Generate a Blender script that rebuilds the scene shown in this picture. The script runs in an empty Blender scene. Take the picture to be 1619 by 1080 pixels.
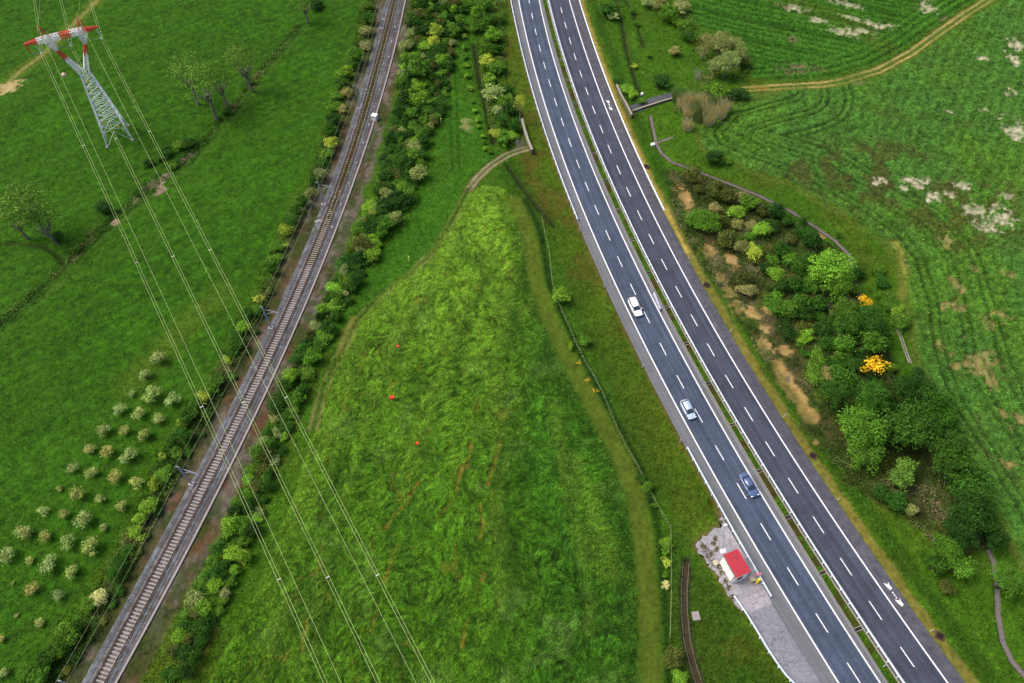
import bpy, math, random
import numpy as np
from mathutils import Vector, Matrix

R_ = math.radians
scene = bpy.context.scene
COL = scene.collection
# ---------------------------------------------------------------- camera
FPX, PITCH, CAMH, PW, PH = 1200.0, R_(54.35), 117.3, 1619, 1080
cam_d = bpy.data.cameras.new("camera"); cam = bpy.data.objects.new("camera", cam_d)
COL.objects.link(cam); cam.location = (0, 0, CAMH)
cam.rotation_euler = (math.pi / 2 - PITCH, 0, 0)
cam_d.sensor_width = 36; cam_d.lens = 36 * FPX / PW
cam_d.clip_start = 1; cam_d.clip_end = 6000
scene.camera = cam
# ---------------------------------------------------------------- light: soft overcast day
SUN_EL, SUN_ROT = R_(57), R_(-82)
world = bpy.data.worlds.new("World"); scene.world = world; world.use_nodes = True
wn = world.node_tree
sky = wn.nodes.new("ShaderNodeTexSky"); sky.sky_type = 'NISHITA'; sky.sun_disc = False
sky.sun_elevation = SUN_EL; sky.sun_rotation = SUN_ROT
sky.air_density = 1.0; sky.dust_density = 6.0; sky.ozone_density = 1.0
wn.nodes["Background"].inputs["Strength"].default_value = 0.14
wn.links.new(sky.outputs[0], wn.nodes["Background"].inputs[0])
sd = bpy.data.lights.new("sun", 'SUN'); sd.energy = 1.35; sd.angle = R_(20); sd.color = (1.0, 0.95, 0.87)
sun = bpy.data.objects.new("sun", sd); COL.objects.link(sun)
# the sky's sun stands at azimuth SUN_ROT (clockwise from +Y); the lamp shines from there
sv = Vector((math.sin(SUN_ROT) * math.cos(SUN_EL), math.cos(SUN_ROT) * math.cos(SUN_EL), math.sin(SUN_EL)))
sun.rotation_euler = (-sv).to_track_quat('-Z', 'Y').to_euler()
scene.view_settings.view_transform = 'Standard'; scene.view_settings.look = 'None'
scene.view_settings.exposure = 0.50; scene.view_settings.gamma = 1.0
scene.view_settings.use_curve_mapping = False
scene.cycles.max_bounces = 5; scene.cycles.diffuse_bounces = 3

# ---------------------------------------------------------------- helpers
rng = np.random.default_rng(11)
random.seed(5)

def G(px, py, z=0.0):
    """where the sight line through photo pixel (px, py) meets height z"""
    px = np.asarray(px, float); py = np.asarray(py, float)
    x = px - PW / 2; y = -(py - PH / 2)
    Y = FPX * math.cos(PITCH) + y * math.sin(PITCH); Z = -FPX * math.sin(PITCH) + y * math.cos(PITCH)
    t = (CAMH - z) / (-Z)
    return np.stack([x * t, Y * t], -1)

def g1(px, py, z=0.0):
    p = G(px, py, z); return float(p[0]), float(p[1])

def P(s):
    return np.array([[float(v) for v in p.split(',')] for p in s.split()])

def PG(s, z=0.0):
    a = P(s); return G(a[:, 0], a[:, 1], z)

def lin(c):
    c = np.asarray(c, float) / 255.0
    return np.where(c <= 0.04045, c / 12.92, ((c + 0.055) / 1.055) ** 2.4)

def K(r, g, b, f=0.5):
    return lin((r, g, b)) * f

TAB = rng.random((8, 256, 256))
def vn(x, y, s, seed=0):
    x = x / s + 37.3 * seed + 1000; y = y / s + 17.1 * seed + 1000
    xi = np.floor(x).astype(np.int64); yi = np.floor(y).astype(np.int64)
    fx = x - xi; fy = y - yi
    fx = fx * fx * (3 - 2 * fx); fy = fy * fy * (3 - 2 * fy)
    T = TAB[seed % 8]; a = xi & 255; b = yi & 255; c = (xi + 1) & 255; d = (yi + 1) & 255
    return (T[a, b] * (1 - fx) + T[c, b] * fx) * (1 - fy) + (T[a, d] * (1 - fx) + T[c, d] * fx) * fy
def fbm(x, y, s, seed=0, o=3):
    v = 0; a = 0.5; t = 0
    for i in range(o):
        v = v + a * vn(x, y, s / 2 ** i, seed + i); t += a; a *= 0.55
    return v / t
def sstep(a, b, v):
    t = np.clip((v - a) / (b - a), 0, 1); return t * t * (3 - 2 * t)

def segdist(x, y, pts, closed=False):
    d = np.full(x.shape, 1e9)
    q = list(zip(pts[:-1], pts[1:])) + ([(pts[-1], pts[0])] if closed else [])
    for a, b in q:
        ab = b - a; L = (ab ** 2).sum() + 1e-9
        t = np.clip(((x - a[0]) * ab[0] + (y - a[1]) * ab[1]) / L, 0, 1)
        d = np.minimum(d, (x - a[0] - t * ab[0]) ** 2 + (y - a[1] - t * ab[1]) ** 2)
    return np.sqrt(d)
def inside(x, y, pts):
    r = np.zeros(x.shape, bool); n = len(pts)
    for i in range(n):
        x1, y1 = pts[i]; x2, y2 = pts[(i + 1) % n]
        c = (y1 > y) != (y2 > y)
        if y1 != y2: r ^= c & (x < (x2 - x1) * (y - y1) / (y2 - y1) + x1)
    return r
def m_poly(x, y, pts, soft=0.6, warp=0.0, ws=4.0, seed=1):
    """soft mask of a polygon"""
    m = np.zeros(x.shape); pad = soft + warp + 1
    b = (x > pts[:, 0].min() - pad) & (x < pts[:, 0].max() + pad) & (y > pts[:, 1].min() - pad) & (y < pts[:, 1].max() + pad)
    if not b.any(): return m
    xs, ys = x[b], y[b]
    d = segdist(xs, ys, pts, True) * np.where(inside(xs, ys, pts), 1, -1)
    if warp: d = d + (fbm(xs, ys, ws, seed) - 0.5) * 2 * warp
    m[b] = sstep(-soft, soft, d); return m
def m_line(x, y, pts, w, soft=0.4, warp=0.0, ws=3.0, seed=2):
    m = np.zeros(x.shape); pad = w + soft + warp + 1
    b = (x > pts[:, 0].min() - pad) & (x < pts[:, 0].max() + pad) & (y > pts[:, 1].min() - pad) & (y < pts[:, 1].max() + pad)
    if not b.any(): return m
    xs, ys = x[b], y[b]
    d = segdist(xs, ys, pts)
    if warp: d = d + (fbm(xs, ys, ws, seed) - 0.5) * 2 * warp
    m[b] = 1 - sstep(w - soft, w + soft, d); return m
def m_spot(x, y, px, py, rx, ry, rot=0, seed=3, rag=0.9, ws=1.6):
    """ragged soil patch; radii given as seen, turned to metres on the ground"""
    c = G(px, py); ex = G(px + rx, py) - c; ey = G(px, py - ry) - c
    a, b_ = abs(ex[0]), abs(ey[1]); ca, sa = math.cos(rot), math.sin(rot)
    m = np.zeros(x.shape); R = max(a, b_) * 1.8 + 1
    b = (abs(x - c[0]) < R) & (abs(y - c[1]) < R)
    if not b.any(): return m
    u = x[b] - c[0]; v = y[b] - c[1]
    uu = (u * ca + v * sa) / a; vv = (-u * sa + v * ca) / b_
    d = np.sqrt(uu ** 2 + vv ** 2) + (fbm(x[b], y[b], ws, seed, 3) - 0.5) * 2 * rag + (vn(x[b], y[b], 0.55, seed + 1) - 0.5) * 0.9
    m[b] = 1 - sstep(0.55, 1.15, d); return m

def curve_fit(s, deg=4):
    p = PG(s); y0, y1 = p[:, 1].min(), p[:, 1].max(); ym, yr = (y0 + y1) / 2, (y1 - y0) / 2
    c = np.polyfit((p[:, 1] - ym) / yr, p[:, 0], deg)
    dc = np.polyder(c)
    def f(y):
        y = np.asarray(y, float); t = (y - ym) / yr; tc = np.clip(t, -1, 1)
        return np.polyval(c, tc) + np.polyval(dc, tc) * (t - tc)
    return f

# ---------------------------------------------------------------- highway curves (x as a function of y)
cLD = curve_fit("840.2,20.4 845.9,45.4 852.4,70.9 859.1,98.1 867.2,125.9 876.5,155.6 887.2,186.6 898.7,218.9 911.3,252.6 925,288 940,324.4 957.4,364.3 976.3,405.4 996.7,448.5 1018.5,492.2 1043.2,542.2 1069.6,593.3 1098.1,646.1 1131,704.4 1165.6,764.1 1202.6,827.4 1244.8,897.2 1290,970 1339.3,1048")
cRD = curve_fit("886.1,11.5 892.8,35 899.8,59.6 907.8,84.6 916.1,111.1 925.7,138.5 936.5,167.6 948.1,197.7 960.9,229.3 975,262 990.6,296.3 1007.4,332.8 1026.2,370.1 1046.1,409.8 1068.1,452.6 1092,497 1118.2,543.3 1147.1,592.8 1177,643.9 1210.6,698.3 1246.2,755.7 1285.4,816.9 1328,882.2 1373.9,950.4 1423.9,1023")
cLO = curve_fit("819.8,0 835.6,70.4 865.9,180 893.7,259.6 937,369 977.8,460 1020,546 1073.1,647.4 1099.8,700 1156.3,798 1208,888 1261.5,976.3 1326.3,1080")
cLI = curve_fit("852.2,0 872.6,81.5 903,180 937.2,268.9 980,367 1025.9,456.3 1070,546 1125.9,651 1154.8,700 1208.1,788 1262,878 1324.4,975.4 1379.6,1062.4")
cRO = curve_fit("900,0 928.1,88.9 960.4,180 999.3,267 1036,348 1083.3,436.3 1133,527 1188.9,620 1243,708 1298.1,792.6 1362,884 1428.5,983.7 1498.5,1079.6")
cRI = curve_fit("868,0 898.5,107.4 922.4,180 965.9,283.7 1000,357.6 1044.4,449.3 1097,546 1153.7,645.9 1200,724 1257.4,816.7 1311.1,899.6 1360,975.4 1430,1080")
cLA = curve_fit("806.5,0 824.4,83 851,180 877,257.8 911.3,346.7 926,379 955.6,452.6 987,521 1007.4,559 1037,619.6 1074,688 1105,742 1139,811 1167,861 1196,905 1221,954 1243,991 1269,1034 1297,1080")
cRA = curve_fit("914.8,0 939,79.6 976,170 1039,315 1050,340 1077.8,388 1111,454.8 1159,536 1185,575.6 1237,657 1272,716 1322,790.7 1394,899.6 1471,1002 1526.7,1079.6")
cML = curve_fit("857.4,0 885,98 910.4,180 943,270 987,360 1036,456 1079,542 1125,623 1169,700 1222,790 1276,880 1332,970 1402,1076")
cMR = curve_fit("864,0 892,98 919.6,180 953,270 997,360 1045,456 1089,542 1135,623 1180,700 1234,790 1291,882 1347,970 1419,1076")
YLO, YHI = 8.0, 228.0

# ---------------------------------------------------------------- railway lines
TRK = PG("624.7,0 611,50 597,100 586,140 575,183 562,230 548,275 528,325 512.8,363.7 489.6,415.6 477.6,446 460,486 445.2,521 432,546 421.7,569.6 398.5,617.8 376.3,666 358.2,705 340.5,735.5 320.7,772 300.4,814.8 278,857 261.5,891 235.6,933.7 209.6,981.9 183.7,1030 161.5,1072.6")
DUCT = PG("642,0 626,60 622,85 613,120 600,165 592,190 585,220 575,250 564,277 548,315 533,350 527,378 515,403 505,430 490,465 472,503 450,555 434,597 411,640 388,690 365,740 345,780 320,830 298,870 278,905 255,945 230,990 205,1040 187,1080")
BEDL = PG("613,0 601,60 590,100 580,140 568,180 558,210 543.3,259.6 528.5,300 513.7,343 499,371 478.5,413.7 460,463.7 444,505 423,549 391,601 370.7,651 348.5,695.6 326,735 308,770 285.6,818.5 262,860 241,896 218,940 195,984 170,1030 145,1076")
def fit_line(pts, deg=4):
    y0, y1 = pts[:, 1].min(), pts[:, 1].max(); ym, yr = (y0 + y1) / 2, (y1 - y0) / 2
    c = np.polyfit((pts[:, 1] - ym) / yr, pts[:, 0], deg); dc = np.polyder(c)
    def f(y):
        t = (np.asarray(y, float) - ym) / yr; tc = np.clip(t, -1, 1)
        return np.polyval(c, tc) + np.polyval(dc, tc) * (t - tc)
    return f
cT, cDU, cBL = fit_line(TRK), fit_line(DUCT), fit_line(BEDL)

# ---------------------------------------------------------------- ground plan (photo pixels -> metres)
FIELD_B = PG("745,300 768,292 800,300 828,335 845,385 866,450 888,530 925,600 958,680 998,760 1026,850 1036,930 1042,1150 280,1150 330,1080 400,950 460,800 497,680 517,600 545,540 600,470 650,430 690,390 720,345")
FIELD_D = PG("1185,150 1140,170 1105,205 1115,235 1175,262 1260,292 1340,340 1400,380 1425,415 1440,480 1452,560 1480,640 1530,720 1590,830 1619,905 1900,1300 1800,-40 1590,0 1530,30 1480,62 1440,92 1390,120 1330,136 1240,143")
FIELD_C = PG("1075,-20 1085,30 1150,60 1185,95 1190,125 1300,125 1390,104 1440,78 1480,48 1540,0 1580,-40")
FIELD_A = PG("-300,-60 580,-60 560,60 530,130 510,200 480,280 440,350 425,400 385,470 350,560 320,600 280,650 230,740 205,800 160,890 110,970 40,1080 -60,1200 -300,1200")
WOOD = PG("1060,270 1110,275 1180,305 1250,345 1320,392 1345,440 1362,480 1400,560 1430,640 1530,750 1570,860 1500,885 1420,810 1330,760 1290,690 1250,640 1200,560 1150,480 1095,400 1058,330")
EDGE_D = PG("1240,143 1140,170 1105,205 1115,235 1175,262 1260,292 1340,340 1400,380 1425,415 1440,480 1452,560 1480,640 1530,720 1590,830 1680,1000")
DITCH_A = PG("475,42 455,62 430,90 400,130 370,170 330,215 300,250 270,275 215,315 180,345 150,370 95,430 50,470 0,515 -60,570")
DITCH_A2 = PG("-30,388 30,384 65,388 88,402 98,415")
TRACK_A = PG("-40,160 0,145 30,115 70,85 110,45 165,-10")
DIRT = PG("1178,141 1240,137 1300,134 1330,129 1390,111 1440,84 1480,55 1520,27 1562,0 1600,-25")
PATH1 = PG("835,234 820,238 800,246 775,262 755,281 742,298")
PATH2 = PG("742,298 728,325 712,355 692,388 660,423 620,455 590,480 562,508 545,545 527,580 510,620 495,680")
CHAN = PG("1028,182 1033,205 1038,228 1046,242 1062,256 1095,268 1150,289 1200,309 1250,334 1290,359 1320,380 1343,403 1352,435 1360,475")
CHAN2 = PG("1085,889 1082,930 1082,965 1086,1010 1094,1045 1108,1090 1120,1130")
CHAN3 = PG("1562,868 1572,890 1577,930 1578,970 1586,1015 1600,1045 1630,1080")
DITCHES = [(PG("803,262 822,290 845,320 876,357"), 0.45), (PG("750,70 757,120 768,165 776,200 780,226"), 0.6),
           (PG("974,0 984,40 991,80 1003,120 1013,150"), 0.5), (PG("1400,548 1410,575 1419,612"), 0.5),
           (PG("989,0 1002,20 1010,45 1018,75"), 0.35)]
MOWN = PG("812,318 828,350 838,380 848,450 868,500 905,580 945,655 978,720 1003,780 1017,850 1024,950 1030,1090")
STRAW = np.array([[float(cRA(y)) + 0.9, y] for y in np.arange(YLO, YHI, 3)])

SCRUB = PG("425,455 408,492 395,530 380,565 360,600 340,632 325,662 312,697 295,720 275,750 256,785 240,817 226,850 208,878 197,905 182,940 170,960 152,990 132,1015 115,1047 98,1070")
SPOTS_D = [(1447,287,22,8),(1427,297,8,4),(1390,287,9,5),(1473,313,12,7),(1520,295,12,6),(1503,307,9,5),(1545,335,20,12),(1580,345,22,12),(1560,360,18,8),(1557,93,8,4),(1607,72,13,8),(1603,95,10,12),(1597,147,10,6),(1605,207,17,17),(1553,173,9,4),(1503,178,6,3),(1423,410,8,20),
 (1507,445,6,12),(1523,456,5,8),(1542,426,7,7),(1563,512,10,10),(1584,502,14,11),(1595,435,9,6),(1510,484,18,10),(1546,572,30,20),(1510,576,9,9),(1567,600,9,14),(1486,547,5,11),(1609,663,9,11),(1598,678,7,7),(1584,653,6,6),(1496,386,11,9),(1598,735,14,8),(1590,310,12,7),(1525,330,8,5)]
SPOTS_C = [(1258,13,20,6,-.45),(1290,32,14,4,-.45),(1335,52,26,6,-.45),(1333,6,24,5,-.4),(1350,30,22,4,-.4),(1392,42,24,5,-.35),(1367,50,16,4,-.4),(1262,110,36,8,0),(1252,63,11,5,0),(1467,13,14,9,0),(1357,130,14,5,0),(1493,32,12,5,.6),(1215,146,14,4,.1),(1235,10,10,3,-.4)]
SPOTS_W = [(1082,312,12,20),(1100,283,9,8),(1120,397,11,16),(1157,412,8,13),(1140,440,7,12),(1150,462,8,14),(1164,484,12,14),(1190,497,14,10),(1207,546,11,22),(1243,556,13,10),(1302,372,7,6),(1212,520,8,7),(1290,700,8,6),(1215,490,8,7)]
LONG_SAND = PG("1231,581 1246,608 1262,633 1281,658")
RUST = [PG(s) for s in ("661,762 640,800 622,815 611,834","627,862 616,890 607,922","731,735 722,775 712,795 695,813","789,700 780,735 771,767","759,798 763,825 760,851","593,967 590,985 588,999","484,981 476,1027","739,981 731,1023","764,908 762,918","745,700 738,740")]

def paint(x, y):
    """surface colour of the ground (albedo, plus a painted shadow line by the mown band), relief and kind of crop at each point"""
    n = x.shape[0]
    big = fbm(x, y, 30, 0, 4); mid = fbm(x, y, 6, 2, 3); fine = fbm(x, y, 1.2, 4, 2)
    col = np.tile(K(78, 124, 28), (n, 1)) * (0.78 + 0.3 * mid + 0.2 * big)[:, None]
    z = (fine - 0.5) * 0.10 + (mid - 0.5) * 0.15
    crop = np.zeros(n, int)
    def mix(c, m):
        nonlocal col
        m = m[:, None]; col = col * (1 - m) + np.asarray(c) * m
    def mul(c, m):
        nonlocal col
        m = m[:, None]; col = col * (1 - m + np.asarray(c) * m)
    # ochre tinge scattered through the verges
    mix(K(92, 108, 30), sstep(0.52, 0.75, fbm(x, y, 11, 5, 3)) * 0.6)
    mix(K(105, 140, 40), sstep(0.6, 0.8, fbm(x, y, 3.5, 6, 2)) * 0.4)
    # --- left meadows
    A = m_poly(x, y, FIELD_A, 1.2, 0.8)
    ang = R_(38)
    u = x * math.cos(ang) + y * math.sin(ang); v = -x * math.sin(ang) + y * math.cos(ang)
    streak = 0.6 * fbm(u / 7, v, 1.6, 1, 2) + 0.4 * fbm(u / 9, v, 5, 3, 2)
    ca = K(66, 117, 23) * (0.80 + 0.16 * fbm(x, y, 22, 5, 4) + 0.34 * (streak - 0.5) + 0.6 * (fine - 0.32) + 0.35 * (vn(x, y, 0.7, 6) - .5))[:, None]
    mix(ca, A)
    mix(K(82, 140, 36) * (0.8 + 0.3 * fine)[:, None], A * sstep(0.62, 0.80, 0.5 * fbm(u / 3, v, 7, 7, 3) + 0.5 * fbm(x, y, 2.2, 1, 2)) * 0.5)
    band = 0.5 + 0.5 * np.sin(v * 2 * math.pi / 9.5 + 2 * fbm(x, y, 30, 2, 2))
    mix(K(86, 132, 34), A * band * sstep(.35, .7, fbm(x, y, 26, 4, 3)) * 0.25)
    fl = 0.5 + 0.5 * np.cos(v * 2 * math.pi / 2.4 + (fbm(x, y, 14, 6, 2) - .5) * 2)
    mul(0.86, A * sstep(.72, .95, fl) * 0.8)
    mix(K(110, 130, 42), m_line(x, y, PG("350,465 300,510 250,560 210,610"), 2.5, 2.4, 1.0) * 0.4)
    mix(K(112, 135, 45), m_line(x, y, TRACK_A, 2.2, 1.0, 0.8) * 0.55)
    for o in (-0.9, 0.9):
        mix(K(165, 160, 90), m_line(x, y, TRACK_A + [o * 0.6, o * 0.8], 0.35, 0.3, 0.2) * 0.7)
    mix(K(215, 195, 135), m_spot(x, y, 12, 138, 26, 10, 0.7))
    z = z + A * 0.10
    crop[A > 0.5] = 1
    d = m_line(x, y, DITCH_A, 2.6, 1.4, 1.2)
    mix(K(56, 96, 28), d * 0.35); mix(K(95, 130, 48), m_line(x, y, DITCH_A + [1.8, -1.8], 0.5, 0.5, 0.6) * 0.4)
    dd = m_line(x, y, DITCH_A, 0.45, 0.4, 0.5); z = z - dd * 0.35; mix(K(66, 74, 38), dd * 0.45)
    dd = m_line(x, y, DITCH_A2, 0.5, 0.4, 0.3); z = z - dd * 0.6; mix(K(60, 62, 36), dd * 0.6)
    for s in ((240, 293, 15, 8, .7), (215, 316, 10, 5, .5), (262, 280, 9, 4, .7), (300, 248, 16, 4, .8), (256, 302, 18, 4, .75), (183, 352, 5, 4, 0)):
        mix(K(172, 150, 128) * (0.8 + 0.4 * fine)[:, None], m_spot(x, y, *s) * 0.9)
    # --- strip between railway and highway
    mix(K(70, 126, 30) * (0.75 + 0.35 * mid + 0.2 * fine)[:, None], m_poly(x, y, PG("700,0 745,0 765,230 800,245 745,300 690,385 600,470 500,560 520,500 640,330 690,200"), 2, 1) * 0.8)
    for o in (-6, 6):
        mix(K(44, 88, 22), m_line(x, y, PG("712,50 713,100 717,160 719,230 721,270") + [o * 0.13, 0], 0.3, 0.3) * 0.6)
    mix(K(165, 165, 105), m_spot(x, y, 738, 198, 10, 12) * 0.7); mix(K(140, 150, 80), m_spot(x, y, 707, 125, 5, 16) * 0.6)
    mix(K(130, 145, 66), m_spot(x, y, 700, 168, 8, 6) * 0.5)
    mix(K(100, 125, 35), m_line(x, y, PG("668,210 655,260 640,300 628,340"), 2, 1.5, 1) * 0.5)
    # olive-brown bank left of the highway
    bank = np.array([[float(cLA(q)) - 4.0, q] for q in np.arange(YLO, YHI, 4)])
    bk = m_line(x, y, bank, 3.6, 1.4, 1.6)
    mix(K(92, 116, 30) * (0.8 + 0.5 * mid)[:, None], bk * 0.7)
    mix(K(98, 92, 34), bk * sstep(0.45, 0.7, fbm(x, y, 5, 7, 3)) * sstep(60, 110, y) * 0.8)
    mix(K(40, 84, 20), m_line(x, y, PG("800,262 815,300 850,345 880,420 930,540 960,600 1010,700 1050,780"), 3, 2.6, 1.5) * 0.35)
    # --- central lodged crop
    B = m_poly(x, y, FIELD_B, 0.45, 0.35, 2.0)
    a1 = (fbm(x, y, 9, 3, 3) - 0.5) * 8.0 + (fbm(x, y, 2.6, 6, 2) - 0.5) * 4.0 + 0.9
    cx, sy = np.cos(a1), np.sin(a1)
    lic = np.zeros(n)
    for k in range(-4, 5):
        lic += vn(x + cx * k * 0.13, y + sy * k * 0.13, 0.36, 5)
    lic = (lic / 9 - 0.5) * 2.2
    lic2 = np.zeros(n)
    for k in range(-4, 5):
        lic2 += vn(x + cx * k * 0.26, y + sy * k * 0.26, 0.85, 2)
    lic2 = (lic2 / 9 - 0.5) * 2.0
    up = sstep(45, 125, y)
    cB = K(86, 138, 32) * (1 - up)[:, None] + K(126, 176, 50) * up[:, None]
    right = m_poly(x, y, PG("860,380 882,500 910,600 970,700 1020,800 1050,930 1052,1150 800,1150 820,900 800,760 810,640 830,520 845,420"), 9, 4, 12)
    cB = cB * (1 - right[:, None]) + K(66, 120, 28) * right[:, None]
    patch = fbm(x, y, 13, 7, 4)
    cB = cB * np.clip(0.64 + 0.60 * patch + 0.62 * lic + 0.44 * lic2 + 0.25 * (vn(x, y, 0.45, 1) - .5), 0.3, 2)[:, None]
    mix(cB, B)
    mix(K(128, 168, 84), B * sstep(0.60, 0.78, fbm(x, y, 6, 0, 4)) * 0.28)
    mix(K(48, 92, 26), B * sstep(0.54, 0.72, fbm(x / 0.8, y / 1.9, 4, 4, 4)) * 0.5)
    mix(K(120, 165, 48), m_line(x, y, PG("740,305 690,400 640,450 560,520 525,600 500,690 465,800 420,920"), 2.4, 1.8, 1.5) * B * 0.45)
    mix(K(122, 165, 52), m_line(x, y, PG("900,730 930,790 950,850 965,900"), 1.8, 1.6, 1) * B * 0.4)
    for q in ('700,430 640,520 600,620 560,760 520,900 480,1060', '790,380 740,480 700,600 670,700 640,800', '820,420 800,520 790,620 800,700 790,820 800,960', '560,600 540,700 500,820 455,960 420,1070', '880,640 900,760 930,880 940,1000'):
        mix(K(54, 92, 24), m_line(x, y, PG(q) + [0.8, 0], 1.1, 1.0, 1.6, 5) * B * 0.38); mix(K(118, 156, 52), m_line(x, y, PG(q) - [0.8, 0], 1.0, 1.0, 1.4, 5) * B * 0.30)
    for q in RUST:
        mix(K(168, 132, 54), m_line(x, y, q, 0.26, 0.3, 0.3, 1.0) * (0.15 + 0.6 * vn(x, y, 0.9, 3))); z = z - m_line(x, y, q, 0.5, 0.4) * 0.15
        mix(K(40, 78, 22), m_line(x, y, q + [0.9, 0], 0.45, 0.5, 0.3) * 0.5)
    mix(K(150, 122, 52), B * sstep(0.70, 0.85, fbm(x, y / 2, 1.6, 6, 3)) * 0.3 * (1 - right))
    mw = m_line(x, y, MOWN, 1.7, 0.9, 0.35)
    mix(K(96, 116, 36) * (0.9 + 0.12 * fine + 0.22 * vn(x * 3, y / 3, 1.0, 2))[:, None], mw * 0.95)
    mix(K(34, 66, 18), m_line(x, y, MOWN + [2.6, 0.3], 0.65, 0.6, 0.3) * 0.85); mix(K(50, 88, 24), m_line(x, y, MOWN - [3.2, 0.0], 1.4, 1.3, 0.5) * 0.5)  # painted shadow line right of the mown band, darker green to its left
    z = z + B * (1 - mw) * (0.22 + 0.5 * (0.35 * lic + 0.35 * lic2 + 0.6 * (patch - 0.5)))
    crop[(B > 0.5) & (mw < 0.5)] = 2; crop[mw > 0.3] = -1
    mix(K(54, 92, 24), m_poly(x, y, PG('1044,840 1090,860 1110,900 1180,990 1260,1100 1100,1150 1050,1100'), 2.5, 1.5) * 0.55)
    mix(K(108, 104, 34), m_spot(x, y, 1170, 1030, 24, 22, 0, 2, .6, 4) * 0.35)
    # rut tracks on the west side of the field
    for q in ("500,560 460,640 420,740 385,830 345,920 310,1000 270,1080", "520,560 478,650 440,745 405,835 365,925 335,1000 300,1080"):
        mix(K(104, 112, 48), m_line(x, y, PG(q), 0.35, 0.3, 0.3) * 0.45)
    mix(K(150, 128, 62), m_line(x, y, PG("345,995 330,1020 322,1045"), 0.3, 0.3, 0.3) * 0.35)
    mix(K(150, 150, 60), m_line(x, y, PG("560,505 545,530 537,560"), 0.7, 0.5, 0.4) * 0.7)
    # --- right field of broad-leaved crop, rows following its edge
    D = m_poly(x, y, FIELD_D, 0.5, 0.4, 2.0)
    b = D > 0.01
    xd, yd = x[b], y[b]
    de = segdist(xd, yd, EDGE_D) + (fbm(xd, yd, 12, 3, 2) - 0.5) * 1.2
    row = 0.5 + 0.5 * np.cos(de * 2 * math.pi / 2.3)
    u2 = xd * 0.53 + yd * 0.85; v2 = -xd * 0.85 + yd * 0.53 + (fbm(xd, yd, 20, 1, 2) - 0.5) * 3
    row2 = 0.5 + 0.5 * np.cos(v2 * 2 * math.pi / 2.6)
    wI = sstep(16, 26, de)
    row = row * (1 - wI) + row2 * wI
    clump = fbm(xd, yd, 0.8, 5, 2); cl2 = fbm(xd, yd, 3.5, 2, 3)
    tram = np.zeros(xd.shape)
    for o in (3.2, 9.0, 14.8):
        for o2 in (0, 1.7):
            tram = np.maximum(tram, 1 - sstep(0.2, 0.55, abs(de - o - o2)))
    wv = np.clip(0.80 + 0.16 * (row - .3) + 0.85 * (clump - 0.42) + 0.40 * (cl2 - 0.45), .2, 2)
    cd = K(92, 146, 58) * wv[:, None]
    yel = sstep(0.45, 0.7, fbm(xd, yd, 18, 6, 3))[:, None]
    cd = cd * (1 - yel * 0.5) + K(104, 156, 46) * wv[:, None] * yel * 0.5
    cd = cd * (1 - 0.4 * tram * (1 - wI))[:, None]
    rowf = np.zeros(n); rowf[b] = row
    full = np.zeros((n, 3)); full[b] = cd; mm = D[:, None]; col = col * (1 - mm) + full * mm
    hz = np.zeros(n); hz[b] = 0.22 + 0.12 * row + 0.45 * (clump - 0.5) + 0.3 * (cl2 - 0.5) - 0.2 * tram * (1 - wI)
    z = z + D * hz
    red = m_poly(x, y, PG("1290,225 1420,215 1500,260 1600,300 1619,380 1500,380 1400,350 1330,330 1240,285 1220,255"), 5, 5, 10)
    mix(K(96, 76, 48) * (0.7 + 0.6 * fine)[:, None], D * red * sstep(0.42, 0.62, fbm(x, y, 3, 7, 4)) * 0.55)
    mix(K(90, 92, 52), D * sstep(0.62, 0.78, fbm(x, y, 4, 1, 4)) * sstep(20, 60, x) * 0.28)
    for i, s in enumerate(SPOTS_D):
        t = K(226, 216, 184, .55) if s[1] < 380 else K(170, 156, 98)
        m = m_spot(x, y, s[0], s[1], s[2], s[3], 0.0, i, 1.3, 1.3) * (0.45 + 0.55 * sstep(.3, .55, fbm(x, y, 0.9, 3, 2))) * (1 - 0.4 * sstep(.5, .9, rowf))
        mix(t * (0.75 + 0.4 * fine)[:, None], m * D * 0.9); z = z - 0.3 * m * D
    mix(K(165, 160, 70), m_line(x, y, PG("1415,385 1424,405 1430,440 1428,470"), 0.8, 0.7, 0.8) * 0.6)
    mix(K(110, 128, 52), m_line(x, y, EDGE_D + [-0.8, -0.6], 0.8, 0.6, 0.7) * 0.6)
    crop[D > 0.5] = 3
    # --- upper right field with drilled rows
    Cm = m_poly(x, y, FIELD_C, 0.8, 0.5)
    b = Cm > 0.01; xc, yc = x[b], y[b]
    dr = segdist(xc, yc, DIRT)
    a = R_(-24); v3 = -xc * math.sin(a) + yc * math.cos(a) + (fbm(xc, yc, 25, 2, 2) - 0.5) * 3
    wR = sstep(5, 14, dr)
    rw = (0.5 + 0.5 * np.cos(dr * 2 * math.pi / 2.2)) * (1 - wR) + (0.5 + 0.5 * np.cos(v3 * 2 * math.pi / 2.3)) * wR
    rk = 1 - 0.35 * sstep(0.86, 0.99, 0.5 + 0.5 * np.cos(v3 * 2 * math.pi / 9.2)) * wR
    cl = fbm(xc, yc, 1.3, 3, 3)
    cc = K(82, 142, 44) * ((0.56 + 0.42 * rw + 0.5 * (cl - 0.3) + 0.3 * (fbm(xc, yc, 9, 6, 3) - 0.5)) * rk)[:, None]
    rowf = np.zeros(n); rowf[b] = rw
    full = np.zeros((n, 3)); full[b] = cc; mm = Cm[:, None]; col = col * (1 - mm) + full * mm
    hz = np.zeros(n); hz[b] = 0.1 + 0.30 * rw + 0.4 * (cl - 0.5); z = z + Cm * hz
    mix(K(100, 112, 40), Cm * m_line(x, y, PG("1250,0 1330,30 1400,75"), 3, 2.5, 2) * 0.35)
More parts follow.
